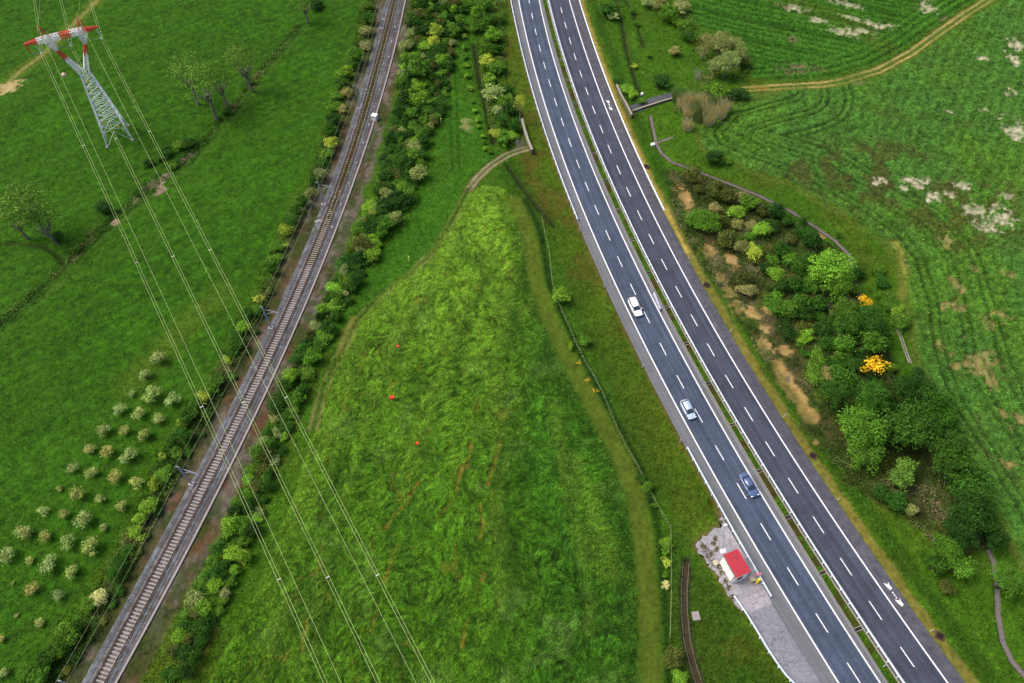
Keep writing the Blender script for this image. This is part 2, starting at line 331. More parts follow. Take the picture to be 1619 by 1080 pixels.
    for i, s in enumerate(SPOTS_C):
        m = m_spot(x, y, s[0], s[1], s[2], s[3], s[4], i + 2, 1.1, 1.4) * (0.5 + 0.5 * sstep(.3, .55, fbm(x, y, 0.9, 3, 2))) * (1 - 0.5 * sstep(.5, .85, rowf))
        mix((K(226, 214, 182, .55) if i < 7 or i in (9,) else K(140, 128, 96)) * (0.8 + 0.3 * fine)[:, None], m * 0.85); z = z - 0.25 * m
    crop[Cm > 0.5] = 4
    # dirt road
    mix(K(104, 130, 46), m_line(x, y, DIRT, 2.1, 1.0, 0.6) * 0.8); z = z * (1 - m_line(x, y, DIRT, 2.0, 1.0))
    for o, wd in ((-0.75, 0.26), (0.80, 0.36)):
        mix(K(205, 184, 112) * (0.8 + 0.4 * mid)[:, None], m_line(x, y, DIRT + [-o * 0.4, o], wd, 0.3, 0.35) * (0.55 + 0.45 * sstep(0.4, 0.6, fbm(x, y, 9, 4, 2))))
    mix(K(190, 120, 50), m_spot(x, y, 1200, 139, 14, 2, 0, 1, 0.4) * 0.6)
    # two-rut track to the underpass
    mix(K(86, 110, 36), m_line(x, y, PATH1, 1.5, 0.5, 0.3) * 0.8)
    for o in (-0.7, 0.7):
        mix(K(168, 158, 124) * (0.85 + 0.3 * fine)[:, None], m_line(x, y, PATH1 + [o * 0.45, -o * 0.75], 0.36, 0.22, 0.15) * 0.95)
        mix(K(148, 146, 84), m_line(x, y, PATH2 + [o * 0.9, -o * 0.2], 0.28, 0.25, 0.2) * (0.35 + 0.5 * sstep(.4, .6, fbm(x, y, 5, 1, 2))))
    mix(K(62, 96, 24), m_line(x, y, PATH2, 0.5, 0.5, 0.2) * 0.5)
    z = z * (1 - m_line(x, y, PATH1, 1.4, 0.6))
    # --- wooded bank right of the highway: bare soil
    W = m_poly(x, y, WOOD, 1.5, 2.0, 6)
    mix(K(88, 84, 50) * (0.6 + 0.8 * fine)[:, None], W * (0.45 + 0.55 * sstep(0.4, 0.65, fbm(x, y, 6, 3, 3))))
    mix(K(120, 108, 84) * (0.6 + 0.8 * fine)[:, None], W * sstep(0.5, 0.66, fbm(x, y, 4, 5, 4)) * sstep(70, 95, y) * 0.7)
    mix(K(52, 84, 26), W * sstep(0.55, 0.7, fbm(x, y, 7, 1, 3)) * 0.7)
    for i, s in enumerate(SPOTS_W):
        m = m_spot(x, y, s[0], s[1], s[2] * 1.15, s[3] * 1.1, 0.2, i, 0.75, 1.8)
        mix(K(205, 172, 110) * (0.72 + 0.5 * fine)[:, None], m * 0.95)
    mix(K(202, 168, 104) * (0.7 + 0.6 * fine)[:, None], m_line(x, y, LONG_SAND, 1.4, 0.5, 0.9, 1.6) * 0.95)
    mix(K(110, 112, 124), m_spot(x, y, 1246, 602, 5, 8) * 0.6)
    # straw strip and dark grass strip along the highway's right edge
    mix(K(150, 138, 66) * (0.75 + 0.5 * mid)[:, None], m_line(x, y, STRAW, 0.85, 0.45, 0.45) * 0.8)
    mix(K(214, 190, 96), m_line(x, y, STRAW[STRAW[:, 1] > 105] - [0.25, 0], 0.42, 0.3, 0.25) * 0.8)
    mix(K(46, 88, 22), m_line(x, y, STRAW + [3.2, 0], 1.2, 0.8, 0.6) * 0.55)
    # rust edge left asphalt
    le = np.array([[float(cLA(q)) - 0.25, q] for q in np.arange(YLO, YHI, 3)])
    mix(K(128, 102, 52), m_line(x, y, le, 0.35, 0.3, 0.2) * 0.6)
    for q, w in DITCHES:
        m = m_line(x, y, q, w, 0.3, 0.2); mix(K(66, 60, 44), m * 0.85); z = z - m * 0.5
        mix(K(40, 76, 20), m_line(x, y, q, w + 0.9, 0.8, 0.4) * 0.3)
    # right hedge-row ditch of mown ground by the canal
    mix(K(84, 124, 30) * (0.8 + 0.4 * mid)[:, None], m_line(x, y, CHAN + [0, 1.6], 1.6, 1.0, 0.6) * 0.5)
    for q in (CHAN, CHAN2, CHAN3):
        z = z - m_line(x, y, q, 0.42, 0.2) * 0.5
    mix(K(60, 58, 46), m_line(x, y, CHAN2, 0.9, 0.4, 0.2) * 0.8)
    # --- railway corridor
    yy = np.clip(y, YLO, YHI); ct = cT(yy); off = (x - ct)
    sl = np.gradient(cT(np.arange(0, 240.0))); slope = np.interp(y, np.arange(0, 240.0), sl); cosr = 1 / np.sqrt(1 + slope ** 2)
    off = off * cosr
    nz = (fbm(x, y, 4, 6, 3) - 0.5) * 3
    corr = sstep(-7.4, -5.6, off + nz) * (1 - sstep(5.0, 6.6, off + nz * 0.8))
    br = K(100, 92, 66) * (0.65 + 0.7 * fine)[:, None]
    mix(br, corr)
    mix(K(140, 132, 120) * (0.7 + 0.5 * fine)[:, None], corr * sstep(0.46, 0.62, fbm(x, y / 3, 2.2, 1, 3)) * 0.7)
    mix(K(120, 74, 48), corr * sstep(0.55, 0.70, fbm(x, y, 3, 2, 4)) * (1 - sstep(80, 120, y) * 0.5) * 0.5)
    mix(K(66, 88, 34), corr * sstep(0.44, 0.60, fbm(x, y, 3, 7, 4)) * 0.7)
    mix(K(180, 128, 60), m_spot(x, y, 368, 640, 5, 6) * 0.7)
    z = z * (1 - corr) + corr * ((fine - .5) * .12)
    mix(K(56, 70, 28) * (0.6 + 0.8 * fine)[:, None], m_line(x, y, SCRUB, 1.8, 1.0, 1.2) * 0.8)
    # --- keep ground below everything paved
    paved = np.zeros(n, bool)
    for fa, fb, e in ((cLA, cML, 0.5), (cMR, cRA, 0.5), (cBL, cDU, 0.4)):
        m = sstep(fa(yy) - e, fa(yy) + 0.05, x) * (1 - sstep(fb(yy) - 0.05, fb(yy) + e, x)); z = z * (1 - m) - 0.12 * m; paved |= m > 0.05
    for q in (APRON, LAYBY):
        m = m_poly(x, y, q, 0.4); z = z * (1 - m) - 0.12 * m; paved |= m > 0.3
    mix(K(132, 112, 72), m_line(x, y, np.vstack([APRON, APRON[:1]]), 0.5, 0.4, 0.4) * 0.6)
    md = (x > cML(yy)) & (x < cMR(yy)) & (y > 0)
    mcol = K(78, 116, 30) * (0.7 + 0.6 * fine)[:, None]
    mt = sstep(0.5, 0.68, fbm(x, y, 3, 3, 3))[:, None]; mcol = mcol * (1 - mt * 0.8) + K(84, 62, 40) * mt * 0.8
    col[md] = mcol[md]; z[md] = 0.05 + (fine[md] - 0.5) * 0.15
    crop[(corr > 0.4) | md] = 0; crop[paved] = -1
    # crumbs of grain
    g_ = vn(x, y, 0.38, 7); g2 = vn(x, y, 0.9, 3); col = col * (0.60 + 0.54 * g_ + 0.28 * g2)[:, None]
    return np.clip(col, 0.004, 0.9), z, crop, a1

APRON = PG("1139,812 1143,822 1140,830 1125,838 1103,858 1103,868 1118,893 1130,905 1150,940 1165,955 1180,972 1221,954 1196,905 1167,861")
LAYBY = PG("1180,972 1221,954 1243,991 1269,1034 1297,1080 1330,1135 1290,1135 1256,1082 1241,1069 1211,1026")

# ---------------------------------------------------------------- mesh and material utilities
def new_mat(name, rough=0.9, spec=0.2):
    m = bpy.data.materials.new(name); m.use_nodes = True
    nt = m.node_tree; b = nt.nodes["Principled BSDF"]
    b.inputs["Roughness"].default_value = rough; b.inputs["Specular IOR Level"].default_value = spec
    return m, nt, b
def flat(name, c, rough=0.6, spec=0.4, metal=0.0, var=0.12, sc=3.0):
    m, nt, b = new_mat(name, rough, spec); b.inputs["Metallic"].default_value = metal
    no = nt.nodes.new("ShaderNodeTexNoise"); no.inputs["Scale"].default_value = sc; no.inputs["Detail"].default_value = 5
    g = nt.nodes.new("ShaderNodeNewGeometry"); nt.links.new(g.outputs["Position"], no.inputs["Vector"])
    mp = nt.nodes.new("ShaderNodeMapRange"); mp.inputs[3].default_value = 1 - var; mp.inputs[4].default_value = 1 + var
    nt.links.new(no.outputs["Fac"], mp.inputs[0])
    mx = nt.nodes.new("ShaderNodeVectorMath"); mx.operation = 'SCALE'; mx.inputs[0].default_value = tuple(c)[:3]
    nt.links.new(mp.outputs[0], mx.inputs["Scale"]); nt.links.new(mx.outputs[0], b.inputs["Base Color"])
    return m
def vcol_mat(name, noise=None, bump=0.0, bscale=6.0, rough=0.95):
    m, nt, b = new_mat(name, rough, 0.08)
    at = nt.nodes.new("ShaderNodeAttribute"); at.attribute_name = "Col"
    src = at.outputs["Color"]
    g = nt.nodes.new("ShaderNodeNewGeometry")
    if noise:
        for sc, amt in noise:
            no = nt.nodes.new("ShaderNodeTexNoise"); no.inputs["Scale"].default_value = sc; no.inputs["Detail"].default_value = 3
            no.inputs["Roughness"].default_value = 0.65
            nt.links.new(g.outputs["Position"], no.inputs["Vector"])
            mp = nt.nodes.new("ShaderNodeMapRange"); mp.inputs[1].default_value = 0.25; mp.inputs[2].default_value = 0.75
            mp.inputs[3].default_value = 1 - amt; mp.inputs[4].default_value = 1 + amt
            nt.links.new(no.outputs["Fac"], mp.inputs[0])
            s = nt.nodes.new("ShaderNodeVectorMath"); s.operation = 'SCALE'
            nt.links.new(src, s.inputs[0]); nt.links.new(mp.outputs[0], s.inputs["Scale"]); src = s.outputs[0]
    nt.links.new(src, b.inputs["Base Color"])
    if bump:
        no = nt.nodes.new("ShaderNodeTexNoise"); no.inputs["Scale"].default_value = bscale; no.inputs["Detail"].default_value = 4
        nt.links.new(g.outputs["Position"], no.inputs["Vector"])
        bp = nt.nodes.new("ShaderNodeBump"); bp.inputs["Strength"].default_value = 1.0; bp.inputs["Distance"].default_value = bump
        nt.links.new(no.outputs["Fac"], bp.inputs["Height"]); nt.links.new(bp.outputs[0], b.inputs["Normal"])
    return m

def np_mesh(name, verts, faces, cols=None, mat=None, smooth=False):
    me = bpy.data.meshes.new(name)
    verts = np.asarray(verts, np.float32); faces = np.asarray(faces, np.int32); k = faces.shape[1]
    me.vertices.add(len(verts)); me.vertices.foreach_set("co", verts.ravel())
    me.loops.add(faces.size); me.loops.foreach_set("vertex_index", faces.ravel())
    me.polygons.add(len(faces)); me.polygons.foreach_set("loop_start", np.arange(0, faces.size, k, dtype=np.int32))
    if smooth: me.polygons.foreach_set("use_smooth", np.ones(len(faces), bool))
    me.update(calc_edges=True)
    if cols is not None:
        a = me.color_attributes.new("Col", 'FLOAT_COLOR', 'POINT')
        c = np.ones((len(verts), 4), np.float32); c[:, :3] = cols; a.data.foreach_set("color", c.ravel())
    if mat: me.materials.append(mat)
    return me
class MB:
    """collects simple solids and links them as one mesh object"""
    def __init__(s): s.v = []; s.f = []
    def add(s, vs, fs):
        o = len(s.v); s.v += [tuple(v) for v in vs]; s.f += [tuple(i + o for i in f) for f in fs]; return s
    def box(s, c, size, rz=0.0, top=1.0):
        hx, hy, hz = size[0] / 2, size[1] / 2, size[2] / 2; ca, sa = math.cos(rz), math.sin(rz); vs = []
        for dz in (-1, 1):
            k = top if dz > 0 else 1
            for dx, dy in ((-1, -1), (1, -1), (1, 1), (-1, 1)):
                X, Y = dx * hx * k, dy * hy * k; vs.append((c[0] + X * ca - Y * sa, c[1] + X * sa + Y * ca, c[2] + dz * hz))
        return s.add(vs, [(0, 3, 2, 1), (4, 5, 6, 7), (0, 1, 5, 4), (1, 2, 6, 5), (2, 3, 7, 6), (3, 0, 4, 7)])
    def bar(s, a, b, r, n=4, r2=None):
        a = Vector(a); b = Vector(b); d = b - a
        if d.length < 1e-6: return s
        d.normalize(); u = d.orthogonal().normalized(); w = d.cross(u); r2 = r if r2 is None else r2; vs = []
        for p, rr in ((a, r), (b, r2)):
            for i in range(n):
                t = 2 * math.pi * (i + .5) / n; vs.append(p + u * (math.cos(t) * rr) + w * (math.sin(t) * rr))
        fs = [(i, (i + 1) % n, n + (i + 1) % n, n + i) for i in range(n)] + [tuple(range(n - 1, -1, -1)), tuple(range(n, 2 * n))]
        return s.add(vs, fs)
    def tube(s, pts, r, n=4):
        for a, b in zip(pts[:-1], pts[1:]): s.bar(a, b, r, n)
        return s
    def ball(s, c, r, n=8, m=5, sz=1.0):
        vs = [(c[0], c[1], c[2] + r * sz)]
        for j in range(1, m):
            t = math.pi * j / m
            for i in range(n):
                p = 2 * math.pi * i / n; vs.append((c[0] + r * math.sin(t) * math.cos(p), c[1] + r * math.sin(t) * math.sin(p), c[2] + r * sz * math.cos(t)))
        vs.append((c[0], c[1], c[2] - r * sz)); fs = []
        for i in range(n): fs.append((0, 1 + i, 1 + (i + 1) % n)); fs.append((len(vs) - 1, 1 + (m - 2) * n + (i + 1) % n, 1 + (m - 2) * n + i))
        for j in range(m - 2):
            for i in range(n): a = 1 + j * n; fs.append((a + i, a + n + i, a + n + (i + 1) % n, a + (i + 1) % n))
        return s.add(vs, fs)
    def data(s, name, mat=None, smooth=False):
        me = bpy.data.meshes.new(name); me.from_pydata(s.v, [], s.f); me.update()
        if smooth:
            for p in me.polygons: p.use_smooth = True
        if mat: me.materials.append(mat)
        return me
    def build(s, name, mat, parent=None, smooth=False):
        return link(name, s.data(name, mat, smooth), parent)
def link(name, me, parent=None, loc=None, rz=None):
    o = bpy.data.objects.new(name, me); COL.objects.link(o)
    if parent: o.parent = parent
    if loc is not None: o.location = loc
    if rz is not None: o.rotation_euler = (0, 0, rz)
    return o
def tag(o, label=None, cat=None, group=None, kind=None):
    if label: o["label"] = label
    if cat: o["category"] = cat
    if group: o["group"] = group
    if kind: o["kind"] = kind
    return o
def empty(name, loc, rz=0.0):
    o = bpy.data.objects.new(name, None); COL.objects.link(o); o.location = loc; o.rotation_euler = (0, 0, rz)
    o.empty_display_size = 0.3; return o
def copy_tree(o, parent=None):
    c = o.copy(); COL.objects.link(c)
    if parent: c.parent = parent
    for ch in list(o.children): copy_tree(ch, c)
    return c
ORD = ["first","second","third","fourth","fifth","sixth","seventh","eighth","ninth","tenth","eleventh","twelfth","thirteenth","fourteenth","fifteenth","sixteenth","seventeenth","eighteenth","nineteenth","twentieth"]
def ordw(i):
    if i <= 20: return ORD[i - 1]
    return f"{i}" + ("th" if 10 < i % 100 < 14 else {1: "st", 2: "nd", 3: "rd"}.get(i % 10, "th"))

# ---------------------------------------------------------------- ground
def half_w(y): return 74 + 0.40 * y
rows = [YLO]
while rows[-1] < YHI: rows.append(rows[-1] + 0.17 + 0.0012 * max(rows[-1] - 10, 0))
rows = np.array(rows); NC = 800
uu = np.linspace(-1, 1, NC)
gx = (uu[None, :] * half_w(rows)[:, None]); gy = np.repeat(rows[:, None], NC, 1)
X, Y = gx.ravel(), gy.ravel()
col, z, crop, flow = paint(X, Y)
nr = len(rows)
idx = np.arange(nr * NC).reshape(nr, NC)
F = np.stack([idx[:-1, :-1], idx[:-1, 1:], idx[1:, 1:], idx[1:, :-1]], -1).reshape(-1, 4)
# outskirts: a ring of coarse quads out to the horizon
V = np.stack([X, Y, z], -1)
M_GROUND = vcol_mat("ground", [(9.0, 0.22), (2.2, 0.12)], 0.05, 7.0)
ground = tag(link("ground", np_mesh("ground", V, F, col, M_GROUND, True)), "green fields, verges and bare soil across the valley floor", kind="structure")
del ground["label"]
o4 = [(-half_w(YLO), YLO), (half_w(YLO), YLO), (half_w(rows[-1]), rows[-1]), (-half_w(rows[-1]), rows[-1])]
i4 = [(a + 1 if a < 0 else a - 1, b + (1 if i < 2 else -1)) for i, (a, b) in enumerate(o4)]
rv = [(a, b, -0.6) for a, b in i4] + [(-2500, -2500, -1.2), (2500, -2500, -1.2), (2500, 2500, -1.2), (-2500, 2500, -1.2)]
tag(link("outer_ground", np_mesh("outer_ground", rv, [(0, 4, 5, 1), (1, 5, 6, 2), (2, 6, 7, 3), (3, 7, 4, 0)], np.tile(K(58, 108, 26), (8, 1)), M_GROUND)), kind="structure")

# leaf-by-leaf grass and crop standing on the ground (nobody could count it)
def tri_layer(name, label, cat, n, want, L, W_, lift, seed, jitter_dir=0.6, dens=1.0):
    r = np.random.default_rng(seed)
    t = r.random(n); yv = YLO + 10 + (205 - YLO) * (t ** 1.12); xv = (r.random(n) * 2 - 1) * (half_w(yv) - 2)
    return r, xv, yv
r = np.random.default_rng(77)
N = 1000000
ty = r.random(N); yv = 18 + 192 * ty ** 1.25; xv = (r.random(N) * 2 - 1) * (half_w(yv) - 3)
# look the plan up on the ground grid (nearest vertex) - cheap and identical in colour
ri = np.clip(np.searchsorted(rows, yv), 1, nr - 1)
ci = np.clip(((xv / half_w(yv)) * 0.5 + 0.5) * (NC - 1), 0, NC - 1).round().astype(int)
vi = ri * NC + ci
bc, bz, bk_, bf = col[vi], z[vi], crop[vi], flow[vi]
green = (bc[:, 1] > bc[:, 0] * 1.35)
spec = {1: ("meadow_grass", "short even green grass covering the meadows left of the railway", "grass", 0.26, 0.10, 0.55, 0.30),
        2: ("lodged_crop", "tall flattened swirling green cereal in the field between railway and highway", "crop", 0.36, 0.10, 0.5, 1.0),
        3: ("broadleaf_crop", "clumpy dark green crop filling the large field on the right", "crop", 0.27, 0.12, 0.75, 0.9),
        4: ("row_crop", "dark green drilled crop in curving rows at the top right", "crop", 0.32, 0.14, 0.8, 0.8),
        0: ("rough_grass", "rough mixed green grass on the banks and verges", "grass", 0.34, 0.09, 0.8, 0.45)}
M_LEAF = vcol_mat("grass_blades", None, 0, rough=0.8)
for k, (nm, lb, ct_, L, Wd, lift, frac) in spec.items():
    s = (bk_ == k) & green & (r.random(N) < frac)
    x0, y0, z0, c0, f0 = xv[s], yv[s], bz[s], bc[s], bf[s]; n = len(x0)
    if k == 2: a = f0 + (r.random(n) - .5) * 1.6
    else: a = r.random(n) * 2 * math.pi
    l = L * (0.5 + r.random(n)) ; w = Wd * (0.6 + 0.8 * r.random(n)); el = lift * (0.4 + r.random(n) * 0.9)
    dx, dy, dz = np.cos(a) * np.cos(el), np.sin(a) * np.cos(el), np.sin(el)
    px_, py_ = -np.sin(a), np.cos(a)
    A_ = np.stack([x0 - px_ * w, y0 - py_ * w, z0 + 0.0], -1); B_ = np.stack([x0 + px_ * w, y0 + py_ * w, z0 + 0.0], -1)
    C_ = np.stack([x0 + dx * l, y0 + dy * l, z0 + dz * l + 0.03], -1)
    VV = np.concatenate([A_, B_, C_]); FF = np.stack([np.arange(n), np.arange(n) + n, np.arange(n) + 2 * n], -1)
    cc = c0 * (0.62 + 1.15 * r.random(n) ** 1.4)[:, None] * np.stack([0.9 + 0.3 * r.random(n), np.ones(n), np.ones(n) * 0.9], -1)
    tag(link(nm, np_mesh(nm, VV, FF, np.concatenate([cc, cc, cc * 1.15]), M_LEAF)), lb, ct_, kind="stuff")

# ---------------------------------------------------------------- roads
def road_mat(name, c, var=0.10, c2=None, crack=False, rough=0.9, tracks=False):
    m, nt, b = new_mat(name, rough, 0.25)
    g = nt.nodes.new("ShaderNodeNewGeometry"); uv = nt.nodes.new("ShaderNodeUVMap")
    src = None
    def scaled(fac, lo, hi, src, a=0.3, b_=0.7):
        mp = nt.nodes.new("ShaderNodeMapRange"); mp.inputs[1].default_value = a; mp.inputs[2].default_value = b_
        mp.inputs[3].default_value = lo; mp.inputs[4].default_value = hi; nt.links.new(fac, mp.inputs[0])
        s = nt.nodes.new("ShaderNodeVectorMath"); s.operation = 'SCALE'
        if src is None: s.inputs[0].default_value = tuple(c)
        else: nt.links.new(src, s.inputs[0])
        nt.links.new(mp.outputs[0], s.inputs["Scale"]); return s.outputs[0]
    for sc, a in ((0.25, var), (1.7, var * 0.7), (5.5, var * 1.1), (14, var * 0.9)):
        no = nt.nodes.new("ShaderNodeTexNoise"); no.inputs["Scale"].default_value = sc; no.inputs["Detail"].default_value = 4
        nt.links.new(g.outputs["Position"], no.inputs["Vector"]); src = scaled(no.outputs["Fac"], 1 - a, 1 + a, src)
    # long streaks along the road
    mapn = nt.nodes.new("ShaderNodeMapping"); mapn.inputs["Scale"].default_value = (9, 0.03, 1)
    nt.links.new(uv.outputs[0], mapn.inputs["Vector"])
    no = nt.nodes.new("ShaderNodeTexNoise"); no.inputs["Scale"].default_value = 1.2; no.inputs["Detail"].default_value = 3
    nt.links.new(mapn.outputs[0], no.inputs["Vector"]); src = scaled(no.outputs["Fac"], 1 - var * 1.3, 1 + var * 1.3, src)
    if crack:
        vo = nt.nodes.new("ShaderNodeTexVoronoi"); vo.feature = 'DISTANCE_TO_EDGE'; vo.inputs["Scale"].default_value = 0.42
        n2 = nt.nodes.new("ShaderNodeTexNoise"); n2.inputs["Scale"].default_value = 0.9; n2.inputs["Detail"].default_value = 4
        nt.links.new(g.outputs["Position"], n2.inputs["Vector"])
        ad = nt.nodes.new("ShaderNodeVectorMath"); ad.operation = 'MULTIPLY_ADD'; ad.inputs[1].default_value = (1.6, 1.6, 0)
        nt.links.new(n2.outputs["Color"], ad.inputs[0]); nt.links.new(g.outputs["Position"], ad.inputs[2])
        nt.links.new(ad.outputs[0], vo.inputs["Vector"]); src = scaled(vo.outputs["Distance"], 0.66, 1.0, src, 0.0, 0.02)
    if tracks:
        sx_ = nt.nodes.new("ShaderNodeSeparateXYZ"); nt.links.new(uv.outputs[0], sx_.inputs[0])
        mm = nt.nodes.new("ShaderNodeMath"); mm.operation = 'MULTIPLY'; mm.inputs[1].default_value = 4 * 2 * math.pi; nt.links.new(sx_.outputs[0], mm.inputs[0])
        cs_ = nt.nodes.new("ShaderNodeMath"); cs_.operation = 'COSINE'; nt.links.new(mm.outputs[0], cs_.inputs[0]); src = scaled(cs_.outputs[0], 0.93, 1.07, src, -1, 1)
    if c2 is not None:
        n3 = nt.nodes.new("ShaderNodeTexNoise"); n3.inputs["Scale"].default_value = 0.8; n3.inputs["Detail"].default_value = 8; n3.inputs["Roughness"].default_value = .75
        nt.links.new(g.outputs["Position"], n3.inputs["Vector"])
        mp3 = nt.nodes.new("ShaderNodeMapRange"); mp3.inputs[1].default_value = .42; mp3.inputs[2].default_value = .62; nt.links.new(n3.outputs["Fac"], mp3.inputs[0])
        mx3 = nt.nodes.new("ShaderNodeMix"); mx3.data_type = 'RGBA'; nt.links.new(mp3.outputs[0], mx3.inputs[0]); nt.links.new(src, mx3.inputs[6]); mx3.inputs[7].default_value = (*c2, 1); src = mx3.outputs[2]
    nt.links.new(src, b.inputs["Base Color"]); return m
def strip(name, fa, fb, z, mat, y0=YLO + 1, y1=YHI - 2, step=1.0, kind="structure", parent=None, nx=1):
    ys = np.arange(y0, y1 + step / 2, step); xa, xb = fa(ys), fb(ys); vs = []; uvs = []
    for i in range(len(ys)):
        for j in range(nx + 1):
            t = j / nx; vs.append((xa[i] * (1 - t) + xb[i] * t, ys[i], z)); uvs.append((t, ys[i]))
    fs = [(i * (nx + 1) + j, i * (nx + 1) + j + 1, (i + 1) * (nx + 1) + j + 1, (i + 1) * (nx + 1) + j) for i in range(len(ys) - 1) for j in range(nx)]
    me = bpy.data.meshes.new(name); me.from_pydata(vs, [], fs); me.materials.append(mat)
    ul = me.uv_layers.new(name="UVMap")
    for l in me.loops: ul.data[l.index].uv = uvs[l.vertex_index]
    o = link(name, me, parent)
    if kind: o["kind"] = kind
    return o
M_LANE = road_mat("asphalt_lane", K(92, 105, 128), 0.17, tracks=True)
M_LANE2 = road_mat("asphalt_lane_right", K(88, 95, 112), 0.17, tracks=True)
M_SHL = road_mat("asphalt_shoulder_left", K(138, 142, 148), 0.10)
M_SHR = road_mat("asphalt_shoulder_right", K(114, 114, 124), 0.16, c2=K(92, 92, 104))
M_PAINT = flat("road_paint", (0.70, 0.70, 0.72), 0.6, 0.3, 0, 0.22, 3)
M_CONC = road_mat("concrete_pad", K(186, 182, 188, 0.58), 0.2, crack=True)
M_LAYBY = road_mat("layby_surface", K(164, 165, 176, .52), 0.14, crack=True)
off = lambda f, d: (lambda y: f(y) + d)
c1 = 1.12  # 1/cos of the road's slant, for widths given square to the road
strip("road_shoulder", cLA, cML, 0.010, M_SHL, nx=1)
strip("road_shoulder", cMR, cRA, 0.010, M_SHR, nx=1)
def jag(f, a, s): return lambda y: f(y) + a * (vn(np.asarray(y, float), np.asarray(y, float) * 0, 1.0, s) - .5)
strip("carriageway", off(cLO, -0.05), off(cLI, 0.1), 0.016, M_LANE, nx=2)
strip("carriageway", off(cRI, -0.1), off(cRO, 0.05), 0.016, M_LANE2, nx=2)
for f in (cLO, cLI, cRI, cRO):
    strip("edge_line", off(f, -0.13), off(f, 0.13), 0.022, M_PAINT)
# dashes: 3 m of paint every 7.5 m
def dashes(f, s):
    p = PG(s); ys = list(p[:, 1]); n = len(ys)
    st = -(ys[-1] - ys[0]) / (n - 1)
    while ys[0] + 7 < YHI - 4: ys.insert(0, ys[0] + (ys[0] - ys[1]))
    while ys[-1] - 6 > YLO + 6: ys.append(ys[-1] - (ys[-2] - ys[-1]))
    for y in ys:
        d = 0.01; sl_ = float((f(y - d) - f(y)) / -d); L = 3.0 / math.sqrt(1 + sl_ * sl_)
        y2 = y - L; w = 0.085 * math.sqrt(1 + sl_ * sl_)
        vs = []
        for k in range(4):
            yk = y + (y2 - y) * k / 3; vs += [(float(f(yk)) - w, yk, 0.022), (float(f(yk)) + w, yk, 0.022)]
        tag(MB().add(vs, [(0, 2, 3, 1), (2, 4, 5, 3), (4, 6, 7, 5)]).build("lane_dash", M_PAINT), kind="structure")
dashes(cLD, "840.2,20.4 845.9,45.4 852.4,70.9 859.1,98.1 867.2,125.9 876.5,155.6 887.2,186.6 898.7,218.9 911.3,252.6 925,288 940,324.4 957.4,364.3 976.3,405.4 996.7,448.5 1018.5,492.2 1043.2,542.2 1069.6,593.3 1098.1,646.1 1131,704.4 1165.6,764.1 1202.6,827.4 1244.8,897.2 1290,970 1339.3,1048")
dashes(cRD, "886.1,11.5 892.8,35 899.8,59.6 907.8,84.6 916.1,111.1 925.7,138.5 936.5,167.6 948.1,197.7 960.9,229.3 975,262 990.6,296.3 1007.4,332.8 1026.2,370.1 1046.1,409.8 1068.1,452.6 1092,497 1118.2,543.3 1147.1,592.8 1177,643.9 1210.6,698.3 1246.2,755.7 1285.4,816.9 1328,882.2 1373.9,950.4 1423.9,1023")
def flat_poly(name, pts, z, mat, kind="structure"):
    import bmesh
    bm = bmesh.new(); f = bm.faces.new([bm.verts.new((p[0], p[1], z)) for p in pts]); bmesh.ops.triangulate(bm, faces=[f])
    bmesh.ops.recalc_face_normals(bm, faces=bm.faces)
    me = bpy.data.meshes.new(name); bm.to_mesh(me); bm.free(); me.materials.append(mat)
    if me.polygons[0].normal.z < 0: me.flip_normals()
    me.uv_layers.new(name="UVMap")
    o = link(name, me)
    if kind: o["kind"] = kind
    return o
ap = []
for a_, b_ in zip(APRON, np.vstack([APRON[1:], APRON[:1]])):
    nn_ = max(1, int(np.linalg.norm(b_ - a_) / .5)); road = (abs(float(cLA(a_[1])) - a_[0]) < .8 and abs(float(cLA(b_[1])) - b_[0]) < .8) or a_[1] < G(1180, 960)[1]
    for i in range(nn_): q = a_ + (b_ - a_) * i / nn_; ap.append(q if road else q + rng.normal(size=2) * .22)
flat_poly("concrete_apron", ap, 0.026, M_CONC); flat_poly("layby", LAYBY, 0.030, M_LAYBY)
# painted distance marks on the right shoulder: two arrowheads with dots between
def arrow(px, py, s, bar):
    c = G(px, py); y = c[1]; t = Vector((float(cRA(y - 1) - cRA(y)), -1, 0)).normalized(); n = Vector((-t.y, t.x, 0))
    def pt(a, b): q = Vector((c[0], c[1], 0)) + t * a * s + n * b * s; return (q.x, q.y)
    for o in (0, 3.0):
        flat_poly("shoulder_arrow", [pt(o + .95, -.1), pt(o + .72, .42), pt(o + .1, .34), pt(o - .42, .48), pt(o - .05, 0.12), pt(o - .55, -.42), pt(o + .2, -.36)], 0.0165, M_PAINT)
    if bar: flat_poly("shoulder_mark", [pt(1.1, -.11), pt(1.1, .11), pt(2.3, .11), pt(2.3, -.11)], 0.0165, M_PAINT)
    else:
        for o in (1.3, 1.75, 2.2): flat_poly("shoulder_mark", [pt(o, -.13), pt(o - .05, .12), pt(o + .22, .14), pt(o + .28, -.1)], 0.0165, M_PAINT)
arrow(1403, 925, .9, False); arrow(961, 160, 0.9, True)

